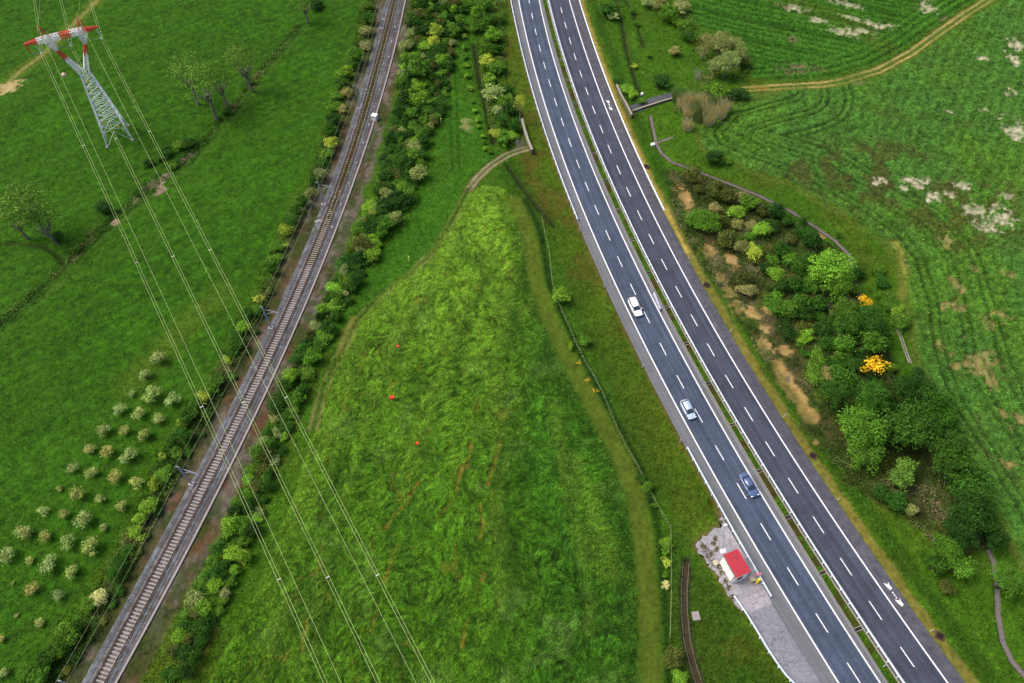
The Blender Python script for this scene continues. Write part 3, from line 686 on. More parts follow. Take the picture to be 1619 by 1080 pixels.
# ---------------------------------------------------------------- guard rails
M_GALV = flat("galvanised_steel", (.66, .74, .80), 0.5, 0.5, 0.0, 0.10, 2)
M_GALVD = flat("weathered_steel", K(150, 152, 158), 0.6, 0.4, 0.1, 0.15, 2)
M_KERB = flat("kerb_concrete", K(196, 190, 172), 0.9, 0.2, 0, 0.2, 1.5)
def loft(pts, prof, name, mat, parent=None):
    """sweep a closed (offset, height) profile along plan points; offset is to the left of travel"""
    vs = []; k = len(prof); n = len(pts)
    for i in range(n):
        a = pts[max(i - 1, 0)]; b = pts[min(i + 1, n - 1)]; t = Vector((b[0] - a[0], b[1] - a[1])).normalized(); nn = (-t.y, t.x)
        for o, h in prof: vs.append((pts[i][0] + nn[0] * o, pts[i][1] + nn[1] * o, h + (pts[i][2] if len(pts[i]) > 2 else 0)))
    fs = [(i * k + j, i * k + (j + 1) % k, (i + 1) * k + (j + 1) % k, (i + 1) * k + j) for i in range(n - 1) for j in range(k)]
    fs += [tuple(range(k - 1, -1, -1)), tuple(range((n - 1) * k, n * k))]
    me = bpy.data.meshes.new(name); me.from_pydata(vs, [], fs); me.update(); me.materials.append(mat)
    return link(name, me, parent)
def guard(label, pts, mat, side=1, sp=2.25, group=None):
    pts = [tuple(map(float, p)) for p in pts]; mid = pts[len(pts) // 2]
    root = empty("guard_rail", (0, 0, 0)); tag(root, label, "guard rail", group)
    s = side
    loft(pts, [(0, .46), (s * .09, .50), (s * .12, .55), (s * .05, .61), (s * .12, .67), (s * .09, .73), (0, .78), (-s * .10, .77), (-s * .10, .47)], "rail_beam", mat, root)
    pm = MB().box((0, 0, .37), (.12, .10, .76)).box((0.0, 0, .60), (.26, .08, .16)).data("post", mat)
    acc = 0; last = pts[0]
    for a, b in zip(pts[:-1], pts[1:]):
        L = math.dist(a, b); d = sp - acc
        while d <= L:
            t = d / L; x_, y_ = a[0] + (b[0] - a[0]) * t, a[1] + (b[1] - a[1]) * t
            an = math.atan2(b[1] - a[1], b[0] - a[0]); nn = (-math.sin(an), math.cos(an))
            link("post", pm, root, (x_ - nn[0] * s * .17, y_ - nn[1] * s * .17, 0), an); d += sp
        acc = (acc + L) % sp
    return root
def along(f, y0, y1, st=2.0, o=0.0):
    ys = np.arange(y0, y1, st); return [(float(f(y)) + o, float(y)) for y in ys]
yA = float(G(911, 350)[1]); guard("pale steel guard rail along the upper left edge of the highway", along(cLA, yA, YHI - 4, 2, 0.1), M_GALV, -1)
yB0 = float(G(1218, 945)[1]); yB1 = float(G(1076, 700)[1])
guard("pale steel guard rail between the highway shoulder and the red roofed hut", along(off(cLA, 0.12), yB0, yB1, 1.5), M_GALV, -1)
guard("pale steel guard rail curving round the lay-by below the hut", list(PG("1159,944 1167,955 1180,974 1196,1000 1211.5,1026 1227,1050 1241,1069 1256,1084 1290,1130")), M_GALV, 1)
yC = float(G(1046, 336)[1]); guard("white steel guard rail along the upper right edge of the highway", along(cRA, yC, YHI - 4, 2, 0.0), M_GALV, 1)
guard("grey steel median rail beside the left carriageway", along(lambda y: cLI(y) * .45 + cML(y) * .55, YLO + 2, YHI - 4, 2), M_GALVD, 1)
guard("pale steel median rail beside the right carriageway", along(lambda y: cRI(y) * .5 + cMR(y) * .5, YLO + 2, YHI - 4, 2), M_GALV, -1)
kp = along(off(cML, -0.05), YLO + 2, YHI - 4, 2); tag(loft(kp, [(-.12, 0), (.12, 0), (.12, .16), (-.12, .16)], "median_kerb", M_KERB), kind="structure")
kp = along(off(cMR, 0.05), YLO + 2, YHI - 4, 2); tag(loft(kp, [(-.10, 0), (.10, 0), (.10, .13), (-.10, .13)], "median_kerb", M_KERB), kind="structure")
# pale panel closing a gap in the median rail
a = G(1033.5, 464, .5); b = G(1044, 490, .5)
pn = empty("barrier_panel", (0, 0, 0)); tag(pn, "pale lilac panel bolted on the median rail near the white estate car", "panel")
an = math.atan2(b[1] - a[1], b[0] - a[0]); L = math.dist(a, b); cx, cy = (a[0] + b[0]) / 2, (a[1] + b[1]) / 2
M_PANEL = flat("panel_paint", K(215, 218, 240, .6), .5, .4)
MB().box((cx, cy, .62), (L, .34, .5), an).build("panel", M_PANEL, pn)
for t in (-.4, 0, .4): MB().box((cx + math.cos(an) * L * t, cy + math.sin(an) * L * t, .19), (.1, .1, .34), an).build("support", M_GALVD, pn)
# drain crossings in the median
M_DARK = flat("dark_grate", (0.02, 0.017, 0.015), .9, .1)
dr_px = [(878,65),(885.6,95),(895.7,128),(908.7,165),(923,202.6),(938,243),(955,286.5),(976,332),(999,380),(1026,432),(1051,486),(1083,544),(1116.7,606.7),(1157,672),(1199,745),(1245,818.5),(1297.6,906),(1356,994.8)]
for i, (px, py) in enumerate(dr_px):
    x_, y_ = g1(px, py); w = float(cMR(y_) - cML(y_)) - 0.25; xm = float(cMR(y_) + cML(y_)) / 2
    an = math.atan2(-1, float(cML(y_ - 1) - cML(y_))) + math.pi / 2
    rt = empty("median_drain", (xm, y_, 0), an)
    tag(rt, f"dark drain slab across the grassy median, {ordw(i + 1)} from the top", "drain", "drain slabs across the median")
    mb = MB()
    for t in (-1, 1): mb.box((0, t * .26, .13), (w * .86, .1, .14))
    mb.build("kerb_frame", M_KERB if i % 3 else M_GALVD, rt); MB().box((0, 0, .10), (w * .84, .42, .1)).build("grate", M_DARK, rt)
# delineator posts and gully pits along the edges
M_WHITE = flat("white_plastic", (.78, .78, .78), .5, .4); M_REDP = flat("red_reflector", (.5, .03, .02), .4, .5); M_BLK = flat("black_band", (.02, .02, .02), .6, .3)
dp = [(916,362),(955,452),(1015.5,579),(1075,697),(1089,407),(1154.5,522.5),(1239.5,657),(1325,788.5),(1471.5,996),(1396.5,1052)]
dm = []
mb1 = MB().box((0, 0, .45), (.13, .10, .9), 0, .9).data("post_body", M_WHITE); mb2 = MB().box((0, 0, .74), (.135, .105, .2)).data("band", M_BLK); mb3 = MB().box((0, -.055, .74), (.06, .02, .12)).data("reflector", M_REDP)
where = ["left verge, uppermost below the upper rail","left verge, beside the white estate car","left verge, between the two white cars","left verge, just above the lower rail","right verge, uppermost one","right verge, second from the top","right verge, beside the sandy slope","right verge, below the big trees","right verge, near the lowest gully pit","median strip near the bottom edge"]
for (px, py), w in zip(dp, where):
    rt = empty("delineator_post", (*g1(px, py + 2), 0)); tag(rt, "small white delineator post on the " + w, "road post", "white delineator posts")
    link("post_body", mb1, rt); link("band", mb2, rt); link("reflector", mb3, rt)
M_PIT = flat("pit_concrete", K(120, 90, 80), .9, .1)
for i, (px, py) in enumerate([(1022,264),(1117,451),(1285,721),(1485.5,1006)]):
    rt = empty("gully_pit", (*g1(px, py), 0), -0.5); tag(rt, f"square dark gully pit on the right verge, {ordw(i + 1)} from the top", "drain", "gully pits on the right verge")
    mb = MB()
    for dx, dy, w, h in ((0, .5, 1.2, .12), (0, -.5, 1.2, .12), (.54, 0, .12, .88), (-.54, 0, .12, .88)): mb.box((dx, dy, .08), (w, h, .3))
    mb.build("frame", M_PIT, rt); MB().box((0, 0, .04), (.96, .88, .2)).build("grate", M_DARK, rt)

# ---------------------------------------------------------------- railway
M_BAL = road_mat("ballast", K(146, 146, 148), 0.40, c2=K(116, 108, 100)); M_BAL2 = road_mat("ballast_dark", K(116, 112, 112), 0.34, c2=K(92, 86, 78))
M_BALB = road_mat("ballast_blue", K(130, 136, 144), 0.40, c2=K(104, 100, 96)); M_RUST = flat("rusty_rail", K(122, 78, 56), .7, .3, .2, .25, 3)
M_SLP = flat("concrete_sleeper", K(208, 200, 192, .5), .85, .2, 0, .35, 1.6); M_DUCT = flat("duct_concrete", K(196, 186, 186), .85, .2, 0, .2, .5)
M_WEED = vcol_mat("track_weeds", [(6, .4)], .04, 9)
strip("ballast_bed", cBL, cDU, 0.02, M_BAL, nx=6)
TY = np.arange(YLO + 2, YHI - 3, 1.0)
def toff(d):
    def f(y):
        y = np.asarray(y, float); s = (cT(y + .5) - cT(y - .5)); return cT(y) + d * np.sqrt(1 + s * s)
    return f
def humps(name, d0, d1, h, mat, seed, y0=YLO + 2, y1=YHI - 3):
    fa, fb = toff(d0), toff(d1); ys = np.arange(y0, y1, .5); nx = 5; vs = []; fs = []
    A0, B0 = fa(ys), fb(ys)
    for i, y in enumerate(ys):
        for j in range(nx + 1):
            t = j / nx; x_ = A0[i] * (1 - t) + B0[i] * t
            vs.append((x_, y, .024 + h * math.sin(math.pi * t) ** .5 * (.85 + .3 * random.random()) if 0 < j < nx else .022))
    for i in range(len(ys) - 1):
        for j in range(nx): q = i * (nx + 1) + j; fs.append((q, q + 1, q + nx + 2, q + nx + 1))
    me = bpy.data.meshes.new(name); me.from_pydata(vs, [], fs); me.materials.append(mat); ul = me.uv_layers.new(name="UVMap")
    return tag(link(name, me), kind="structure")
humps("ballast_shoulder", -2.55, -1.45, .12, M_BALB, 1); humps("ballast_shoulder", 0.98, 1.75, .12, M_BALB, 2)
strip("ballast_path", toff(1.9), off(cDU, -.15), 0.026, M_BAL2)
track = empty("railway_track", (0, 0, 0)); tag(track, "single railway track with concrete sleepers and rusty rails on grey ballast", "railway track")
for s in (-.75, .75):
    f = toff(s); loft([(float(f(y)), float(y)) for y in TY], [(-.07, .18), (.07, .18), (.03, .21), (.04, .32), (-.04, .32), (-.03, .21)], "rail", M_RUST, track)
slp = MB().box((0, 0, .11), (1.6, .20, .16), 0, .92).data("sleeper", M_SLP)
smallslp = []
s_ = 0; y = YLO + 3; k = 0
sl_pos = []
while y < YHI - 4:
    sx = float(cT(y + .5) - cT(y - .5)); sl_pos.append((float(cT(y)), y, math.atan2(1, sx) - math.pi / 2)); y += .58 / math.sqrt(1 + sx * sx)
inv = [p for p in sl_pos if p[1] > 22]
for i, (x_, y_, a_) in enumerate(inv[:296]): link("sleeper", slp, track, (x_, y_, 0), a_)
mb = MB()
for x_, y_, a_ in inv[296:]: mb.box((x_, y_, .11), (1.6, .20, .16), a_, .92)
if mb.v: tag(mb.build("sleeper", M_SLP, track), kind="stuff")
# weeds hiding the far half of the track bed, ballast covering the sleeper ends
fa, fb = toff(-.62), toff(.62)
vs = []; fs = []; cs = []
ysw = np.arange(float(G(500, 420)[1]), YHI - 4, .45); A0, B0 = fa(ysw), fb(ysw)
for i, y_ in enumerate(ysw):
    for j in range(4):
        t = j / 3; hh = (.20 + .12 * random.random()) * min(1, (y_ - ysw[0]) / 40 + .35) if 0 < j < 3 else .10
        vs.append((A0[i] * (1 - t) + B0[i] * t, y_, hh)); cs.append(K(74, 82, 34) if random.random() < .6 else K(86, 64, 48))
for i in range(len(ysw) - 1):
    for j in range(3): q = i * 4 + j; fs.append((q, q + 1, q + 5, q + 4))
tag(link("track_weeds", np_mesh("track_weeds", vs, fs, np.array(cs), M_WEED)), "low brown-green weeds between the rails on the far stretch", "weeds", kind="stuff")
for s, a0, a1_ in ((-1, -1.5, -.83), (1, .83, 1.1)):
    humps("ballast_edge", a0, a1_, .22, M_BAL, 3)
dp_ = [(float(cDU(y)), float(y)) for y in np.arange(YLO + 2, YHI - 3, 1.5)]
duct = tag(loft(dp_, [(-.17, 0), (.17, 0), (.17, .22), (-.17, .22)], "cable_duct", M_DUCT), "long pale concrete cable duct running along the right of the railway", "cable duct")
# white cabinet, small white markers and pale slabs by the line
M_CAB = flat("cabinet_paint", (.74, .74, .72), .5, .4)
x_, y_ = g1(593, 189); cb = empty("relay_cabinet", (x_, y_, 0), -.3); tag(cb, "white square relay cabinet beside the railway's cable duct", "cabinet")
MB().box((0, 0, .1), (1.5, 1.4, .2)).build("plinth", M_DUCT, cb); MB().box((0, 0, .75), (1.15, 1.05, 1.1)).build("housing", M_CAB, cb); MB().box((0, 0, 1.34), (1.35, 1.25, .08)).build("lid", M_CAB, cb)
mk = [(630,23),(625.5,45),(620,68),(615,92),(608,117),(601,144),(592.5,171),(583.5,199),(574.5,228.5),(564,259),(552.5,291),(540,325),(526,361)]
mb1 = MB().box((0, 0, .2), (.22, .22, .4)).data("block", M_CAB); mb2 = MB().ball((0, 0, .45), .13, 6, 4).data("cap", M_WHITE)
for i, (px, py) in enumerate(mk):
    rt = empty("trackside_marker", (*g1(px, py), 0)); tag(rt, f"tiny white marker block beside the railway, {ordw(i + 1)} from the top", "marker", "white markers beside the track")
    link("block", mb1, rt); link("cap", mb2, rt)
# catenary masts
M_MAST = flat("mast_steel", K(190, 202, 224, .6), .45, .5, .2, .08)
HM = 6.5
mast = empty("catenary_mast", (0, 0, 0))
MB().box((0, 0, .22), (1.15, .85, .5), 0, .9).build("footing", M_DUCT, mast)
mb = MB()
for dx in (-.11, .11): mb.box((dx, 0, HM / 2 + .3), (.07, .2, HM), 0, .9)
for k in range(16): zz = .7 + k * .38; mb.bar((-.11, .0, zz), (.11, .0, zz + .38), .03); mb.bar((.11, .0, zz), (-.11, .0, zz + .38), .03)
mb.build("mast_pole", M_MAST, mast)
mb = MB().bar((.1, 0, HM - .35), (3.0, 0, HM - .75), .05, 6).bar((.1, 0, HM - 1.9), (2.2, 0, HM - .65), .045, 6).bar((1.7, 0, HM - 1.1), (3.1, 0, HM - 1.55), .03, 6)
mb.build("cantilever", M_MAST, mast)
mb = MB()
for t in (.1, .15, .2): mb.bar((.1 + t * 2.9, 0, HM - .35 - t * .4), (.16 + t * 2.9, 0, HM - .36 - t * .4), .13, 8)
mb.build("insulator", flat("insulator_brown", K(110, 80, 64), .3, .5), mast)
MB().bar((-.5, 0, HM + .15), (.15, 0, HM + .15), .04, 6).build("cross_arm", M_MAST, mast)
feet = [(604,47),(568.5,173),(512.5,325),(429,520),(304,766.5),(131,1093)]
tops = []
mnames = ["uppermost of the six","second from the top","third from the top, by white footing","fourth, level with the lone bush","fifth, beside the olive grove","lowest, cut by the bottom left corner"]
for i, (px, py) in enumerate(feet):
    o = mast if i == 0 else copy_tree(mast)
    x_, y_ = g1(px, py); s = float(cT(y_ + 1) - cT(y_ - 1)) / 2; o.location = (x_, y_, 0); o.rotation_euler = (0, 0, -math.atan(s))
    tag(o, "slender steel overhead line mast left of the railway, " + mnames[i], "mast", "overhead line masts along the railway")
    ca, sa = math.cos(-math.atan(s)), math.sin(-math.atan(s)); tops.append((x_, y_, ca, sa))
M_WIRE = flat("aluminium_wire", (.44, .54, .24), .7, .2, 0, .05); M_WIRED = flat("copper_wire", (.10, .09, .08), .6, .3)
def sagline(a, b, sag, n=10):
    return [tuple(a[k] + (b[k] - a[k]) * t - (sag * 4 * t * (1 - t) if k == 2 else 0) for k in range(3)) for t in [i / n for i in range(n + 1)]]
def run(pts, sag, name, r, label, cat, group, mat, ext=True):
    P_ = [tuple(p) for p in pts]
    if ext:
        a, b = P_[0], P_[1]; P_.insert(0, tuple(2 * a[k] - b[k] for k in range(3)))
        a, b = P_[-1], P_[-2]; P_.append(tuple(2 * a[k] - b[k] for k in range(3)))
    full = []
    for a, b in zip(P_[:-1], P_[1:]): full += sagline(a, b, sag, 8)[:-1]
    full.append(P_[-1]); return tag(MB().tube(full, r, 4).build(name, mat), label, cat, group)
run([(x - .48 * ca, y - .48 * sa, HM + .2) for x, y, ca, sa in tops], .35, "feeder_wire", .014, "thin pale feeder wire on the outer ends of the railway masts", "wire", "railway feeder wires", M_WIRE)
run([(x + .12 * ca, y + .12 * sa, HM - 1.1) for x, y, ca, sa in tops], .35, "feeder_wire", .014, "thin pale feeder wire on the track side of the railway masts", "wire", "railway feeder wires", M_WIRE)
run([(x + 3.0 * ca, y + 3.0 * sa, HM - 1.6) for x, y, ca, sa in tops], .02, "contact_wire", .014, "dark contact wire hanging over the railway track", "wire", None, M_WIRED)

# ---------------------------------------------------------------- plants
def foliage_mat():
    m, nt, b = new_mat("foliage", 0.75, 0.15)
    oi = nt.nodes.new("ShaderNodeObjectInfo"); at = nt.nodes.new("ShaderNodeAttribute"); at.attribute_name = "Col"
    mx = nt.nodes.new("ShaderNodeVectorMath"); mx.operation = 'MULTIPLY'
    nt.links.new(oi.outputs["Color"], mx.inputs[0]); nt.links.new(at.outputs["Color"], mx.inputs[1])
    nt.links.new(mx.outputs[0], b.inputs["Base Color"])
    tr = nt.nodes.new("ShaderNodeBsdfTranslucent"); nt.links.new(mx.outputs[0], tr.inputs["Color"])
    ms = nt.nodes.new("ShaderNodeMixShader"); ms.inputs[0].default_value = 0.22
    nt.links.new(b.outputs[0], ms.inputs[1]); nt.links.new(tr.outputs[0], ms.inputs[2]); nt.links.new(ms.outputs[0], nt.nodes["Material Output"].inputs[0])
    return m
M_FOL = foliage_mat()
M_BARK = flat("pale_bark", K(168, 162, 142), .9, .1, 0, .25, 4); M_BARKD = flat("brown_bark", K(96, 84, 70), .9, .1, 0, .25, 4)
def crown_mesh(name, seed, n, leaf, lobes=26, flatz=.85, spread=.33, core=.6, wisp=0.0):
    """leaf quads gathered in clumps through a unit crown whose centre is z=0"""
    r = np.random.default_rng(seed)
    d = r.normal(size=(lobes, 3)); d /= np.linalg.norm(d, axis=1)[:, None]; d[:, 2] = np.where(d[:, 2] < -.35, -d[:, 2], d[:, 2])
    stretch = 1 + (r.random(lobes) - .5) * .95
    lc = d * (.62 * stretch)[:, None] * np.array([1, 1, flatz]); lr = spread * (.6 + .75 * r.random(lobes)); lb = .78 + .5 * r.random(lobes)
    pick = r.integers(0, lobes, n)
    q = r.normal(size=(n, 3)); q /= np.linalg.norm(q, axis=1)[:, None]; q[:, 2] = np.where(q[:, 2] < -.3, -q[:, 2] * .7, q[:, 2])
    rad = lr[pick] * (.72 + .4 * r.random(n) + wisp * r.random(n) ** 3)
    c = lc[pick] + q * rad[:, None] * np.array([1, 1, .85])
    nrm = q + r.normal(size=(n, 3)) * .55 + np.array([0, 0, .35]); nrm /= np.linalg.norm(nrm, axis=1)[:, None]
    t = np.cross(nrm, r.normal(size=(n, 3))); t /= np.linalg.norm(t, axis=1)[:, None]; b = np.cross(nrm, t)
    s = leaf * (.55 + .8 * r.random(n)); k = .45 + .4 * r.random(n)
    V_ = np.concatenate([c - t * s[:, None], c - b * (s * k)[:, None] * .9, c + t * s[:, None] + nrm * (s * .2)[:, None], c + b * (s * k)[:, None]])
    F_ = np.stack([np.arange(n), np.arange(n) + n, np.arange(n) + 2 * n, np.arange(n) + 3 * n], -1)
    g = lb[pick] * (.7 + .6 * r.random(n)); hue = r.random(n)
    C_ = np.stack([g * (.9 + .3 * hue), g, g * (.85 + .2 * r.random(n))], -1)
    C_ = np.concatenate([C_] * 4)
    # inner leaf mass: lumpy ball
    nu, nv = 12, 7; cv = []
    for j in range(nv):
        for i in range(nu):
            th = math.pi * (j + .5) / nv; ph = 2 * math.pi * i / nu; rr = core * (.8 + .4 * r.random()); cv.append((rr * math.sin(th) * math.cos(ph), rr * math.sin(th) * math.sin(ph), rr * math.cos(th) * flatz))
    o = len(V_); cf = [(o + j * nu + i, o + j * nu + (i + 1) % nu, o + (j + 1) * nu + (i + 1) % nu, o + (j + 1) * nu + i) for j in range(nv - 1) for i in range(nu)]
    if core > 0:
        V_ = np.concatenate([V_, np.array(cv)]); F_ = np.concatenate([F_, np.array(cf)]); C_ = np.concatenate([C_, np.full((len(cv), 3), .7)])
    return np_mesh(name, V_, F_, C_, M_FOL)
SM = [crown_mesh("shrub_small", 100 + i, 420, .15, 12, .8, .42, .55) for i in range(5)]
MD = [crown_mesh("shrub_leaves", 200 + i, 1500, .082, 22 + 2 * i, .85, .36, .6, .4) for i in range(7)]
LG = [crown_mesh("crown", 300 + i, 5200, .046, 40 + 3 * i, .85, .29, .6, .5) for i in range(5)]
OL = [crown_mesh("olive_crown", 400 + i, 700, .11, 11, .75, .38, .42, .9) for i in range(5)]
YL = [crown_mesh("yellow_crown", 600 + i, 520, .075, 15, 1.0, .26, 0, 1.1) for i in range(2)]
WS = [crown_mesh("wispy_crown", 500 + i, 1500, .040, 34, .95, .25, 0, 1.4) for i in range(4)]
def twig_mesh(seed, n=110):
    r = random.Random(seed); mb = MB()
    for k in range(n):
        a = r.random() * 6.283; sp = .25 + .6 * r.random(); b = (r.uniform(-.25, .25), r.uniform(-.25, .25), -.9); h = r.uniform(.2, 1.0)
        m = (b[0] + math.cos(a) * sp * .5, b[1] + math.sin(a) * sp * .5, -.1 + .2 * r.random()); e = (math.cos(a) * sp * .95, math.sin(a) * sp * .95, h)
        mb.bar(b, m, .014, 3, .011); mb.bar(m, e, .011, 3, .004)
    return mb
TW = [twig_mesh(i).data("twigs", M_BARK) for i in range(3)]
KC = {'g': (82, 126, 36), 'd': (42, 78, 24), 'b': (112, 158, 46), 'y': (146, 170, 62), 'w': (130, 148, 86), 'o': (80, 92, 40), 't': (136, 140, 84), 'Y': (240, 196, 40), 'p': (206, 214, 140), 'm': (54, 96, 27), 'v': (98, 134, 50), 'e': (140, 162, 92), 'f': (146, 158, 84)}
KW = {'g': "mid green", 'd': "dark green", 'b': "bright green", 'y': "yellow-green", 'w': "grey-green", 'o': "olive brown", 't': "pale twiggy", 'Y': "yellow flowering", 'p': "cream flowering", 'v': "feathery green", 'e': "silvery", 'f': "olive", 'm': "deep green"}
plants = []
BIGP = ('on the wooded bank',)
def shade(k, r):
    c = K(*KC[k], 1.0) * 1.06; v = r.uniform(.85, 1.18); return (c[0] * v * r.uniform(.9, 1.12), c[1] * v, c[2] * v * r.uniform(.85, 1.1), 1)
def place_shrub(px, py, rp, k, place, r, hf=1.0, fam=None, name=None):
    name = name or NAMES.get(place, "shrub")
    """rp: crown radius in photo pixels; (px, py): crown centre as seen"""
    c0 = G(px, py); sc = float(np.hypot(*(G(px + 1, py) - c0))); R = rp * sc * (1.2 if place in BIGP else 1.08)
    h = R * .8 * hf; c = G(px, py, h)
    fam = fam or (SM if rp < 7.5 else (MD if rp < 19 else LG))
    o = link(name, r.choice(fam)); o.location = (float(c[0]), float(c[1]), h * .93); o.scale = (R * r.uniform(.78, 1.3), R * r.uniform(.78, 1.3), R * hf * r.uniform(.8, 1.15))
    o.rotation_euler = (r.uniform(-.1, .1), r.uniform(-.1, .1), r.uniform(0, 6.28)); o.color = shade(k, r)
    plants.append((o, px, py, rp, k, place, 'shrub')); return o
rr_ = random.Random(3)
def trunk_mesh(mb, base, top, r0, r1, branches, r, spread):
    """tapered trunk that forks into limbs reaching into the crown"""
    b = Vector(base); t = Vector(top); m = b.lerp(t, .5) + Vector((r.uniform(-.1, .1), r.uniform(-.1, .1), 0)) * spread * .6
    mb.bar(b, m, r0, 7, (r0 + r1) / 2).bar(m, t, (r0 + r1) / 2, 7, r1)
    for k in range(branches):
        a = 6.283 * k / branches + r.random(); s = m.lerp(t, r.uniform(.1, .95)); e = Vector((t.x + math.cos(a) * spread * r.uniform(.4, .85), t.y + math.sin(a) * spread * r.uniform(.4, .85), t.z + spread * r.uniform(.1, .8)))
        md = s.lerp(e, .5) + Vector((0, 0, -.08 * spread)); mb.bar(s, md, r1 * .7, 5, r1 * .45).bar(md, e, r1 * .45, 4, r1 * .15)
def place_tree(px, py, rp, k, place, r, th=.9, fam=None, bark=None, hf=1.0, foot=None, name="tree", cat="tree", nb=9):
    """crown centre seen at (px, py); th: clear trunk height in crown radii"""
    c0 = G(px, py); sc = float(np.hypot(*(G(px + 1, py) - c0))); R = rp * sc * (1.18 if name != 'olive_tree' else .98); hz = R * (th + .8 * hf); c = G(px, py, hz)
    root = empty(name, (float(c[0]), float(c[1]), 0)); cr = link("crown", r.choice(fam or LG), root); cr.location = (0, 0, hz)
    cr.scale = (R, R * r.uniform(.9, 1.1), R * hf); cr.rotation_euler = (0, 0, r.uniform(0, 6.28)); cr.color = shade(k, r)
    mb = MB(); trunk_mesh(mb, (0, 0, -.15), (0, 0, hz - .45 * R * hf), R * .085 + .03, R * .05, nb, r, R * .8); mb.build("trunk", bark or M_BARKD, root)
    plants.append((root, px, py, rp, k, place, name)); return root

HL = "in the hedge left of the railway"
NAMES = {HL: "hedge_shrub", "in the brambles by the ballast": "bramble", "in the thicket right of the railway": "thicket_bush", "low in the right-hand wood": "woodland_shrub"}
L1 = [(580,10,9,'g'),(582,30,9,'g'),(580,50,10,'t'),(577,73,10,'t'),(563,90,11,'g'),(557,103,11,'g'),(547,117,11,'b'),(540,133,11,'g'),(549,147,9,'t'),(533,153,10,'g'),(530,170,10,'g'),(541,173,9,'t'),(527,190,11,'d'),(523,207,10,'g'),(524,227,9,'y'),(517,243,9,'g'),(510,257,9,'g'),(507,277,11,'w'),(497,287,10,'g'),(490,307,11,'w'),(480,320,11,'g'),(467,333,11,'g'),(457,350,11,'g'),
 (453,365,10,'y'),(439,389,12,'g'),(447,389,7,'y'),(435,410,10,'g'),(432,428,9,'m'),(410,474,8,'y'),(407,491,9,'g'),(392,497,10,'g'),(385,517,12,'b'),(372,530,10,'g'),(375,545,11,'g'),(370,557,9,'g'),(360,570,7,'y'),(342,602,12,'g'),(335,615,10,'g'),(320,630,12,'y'),(310,640,10,'g'),(307,652,8,'y'),(297,660,11,'g'),(290,670,8,'y'),(285,685,12,'g'),(297,692,10,'m'),(272,702,11,'g'),(280,717,11,'g'),(257,722,8,'y'),(267,742,9,'b'),
 (258,752,13,'b'),(245,765,11,'y'),(236,800,13,'b'),(220,819,12,'b'),(214,844,11,'b'),(223,850,6,'y'),(189,888,14,'m'),(201,875,11,'m'),(182,907,12,'g'),(189,932,9,'g'),(157,945,11,'p'),(142,957,12,'g'),(110,1001,18,'g'),(94,1023,17,'g'),(72,1042,17,'m'),(63,1070,16,'g'),(123,992,12,'m'),(40,1062,14,'g')]
for t in L1: place_shrub(t[0], t[1], t[2] * rr_.uniform(.85, 1.15), {'g': 'm', 'b': 'g'}.get(t[3], t[3]) if rr_.random() < .5 else t[3], HL, rr_, rr_.uniform(.7, 1.3))
U = P("425,462 412,485 400,525 385,560 365,595 345,625 330,655 318,690 300,715 282,745 262,780 245,812 232,845 215,872 205,900 190,935 178,955 160,985 140,1010 122,1042 105,1062")
for i in range(len(U)): place_shrub(U[i, 0] + rr_.uniform(-3, 5), U[i, 1] + rr_.uniform(-3, 3), rr_.uniform(5, 8), rr_.choice('ddom'), "in the brambles by the ballast", rr_, .7, SM)
# thicket right of the railway: fill between two lines
def fill(near, far, n_rows, place, kinds, rmin, rmax, r, step=0.9):
    a, b = P(near), P(far); na = np.linspace(0, 1, len(a)); out = []
    t = 0.0
    while t < 1:
        A0 = np.array([np.interp(t, na, a[:, 0]), np.interp(t, na, a[:, 1])]); nb_ = np.linspace(0, 1, len(b)); B0 = np.array([np.interp(t, nb_, b[:, 0]), np.interp(t, nb_, b[:, 1])])
        w = np.linalg.norm(B0 - A0); rad = r.uniform(rmin, rmax) * (.75 + .35 * A0[1] / 1080 + .0)
        m = max(1, int(round(w / (rad * 1.6))))
        for j in range(m + 1):
            q = A0 + (B0 - A0) * (j / m) + np.array([r.uniform(-2, 2), r.uniform(-4, 4)]); out.append((q[0], q[1], rad * r.uniform(.8, 1.2), r.choice(kinds), place))
        t += rad * step * 1.65 / 1080
    return out
NR0 = "662,-5 655,50 648,95 638,135 636,180 622,220 615,265 603,310 580,350 560,395 540,440 522,480 502,520 478,570 455,620 435,670 408,730 385,790 360,850 335,900 312,950 288,1010 262,1085"
NR = " ".join("%g,%g" % (a_ - 6, b_) for a_, b_ in P(NR0))
OR_ = "735,5 720,50 708,105 702,150 692,180 672,215 665,260 650,300 630,335 600,375 572,425 548,475 515,525 492,572 472,625 452,680 432,740 412,800 388,860 365,920 345,970 315,1020 290,1085"
for t in fill(NR, OR_, 3, "in the thicket right of the railway", 'gmmdgbdmogmdw', 8, 13.5, rr_): place_shrub(*t, rr_, rr_.uniform(.55, 1.3))
for t in ((665,160,15,'b'),(690,52,11,'y'),(685,68,10,'y'),(575,352,9,'w'),(571,398,9,'w'),(545,428,9,'w'),(590,340,8,'y'),(635,298,7,'y'),(700,95,10,'b'),(662,110,15,'g')): place_shrub(*t, "at the thicket's bright edge", rr_, 1.25)
ST = "in the belt left of the highway"
for t in ((767,8,12,'g'),(757,22,13,'g'),(772,32,12,'m'),(765,42,12,'g'),(780,58,13,'b'),(767,78,10,'g'),(785,80,10,'m'),(770,97,11,'y'),(785,107,12,'g'),(775,125,10,'b'),(781,147,14,'w'),(800,145,11,'m'),(800,162,12,'g'),(787,175,9,'w'),(810,172,12,'d'),(795,190,12,'m'),(812,200,12,'m'),(785,212,9,'y'),(797,220,12,'g'),(808,215,9,'b'),(745,8,10,'g'),(790,30,9,'g'),(748,45,8,'g')): place_shrub(*t, ST, rr_)
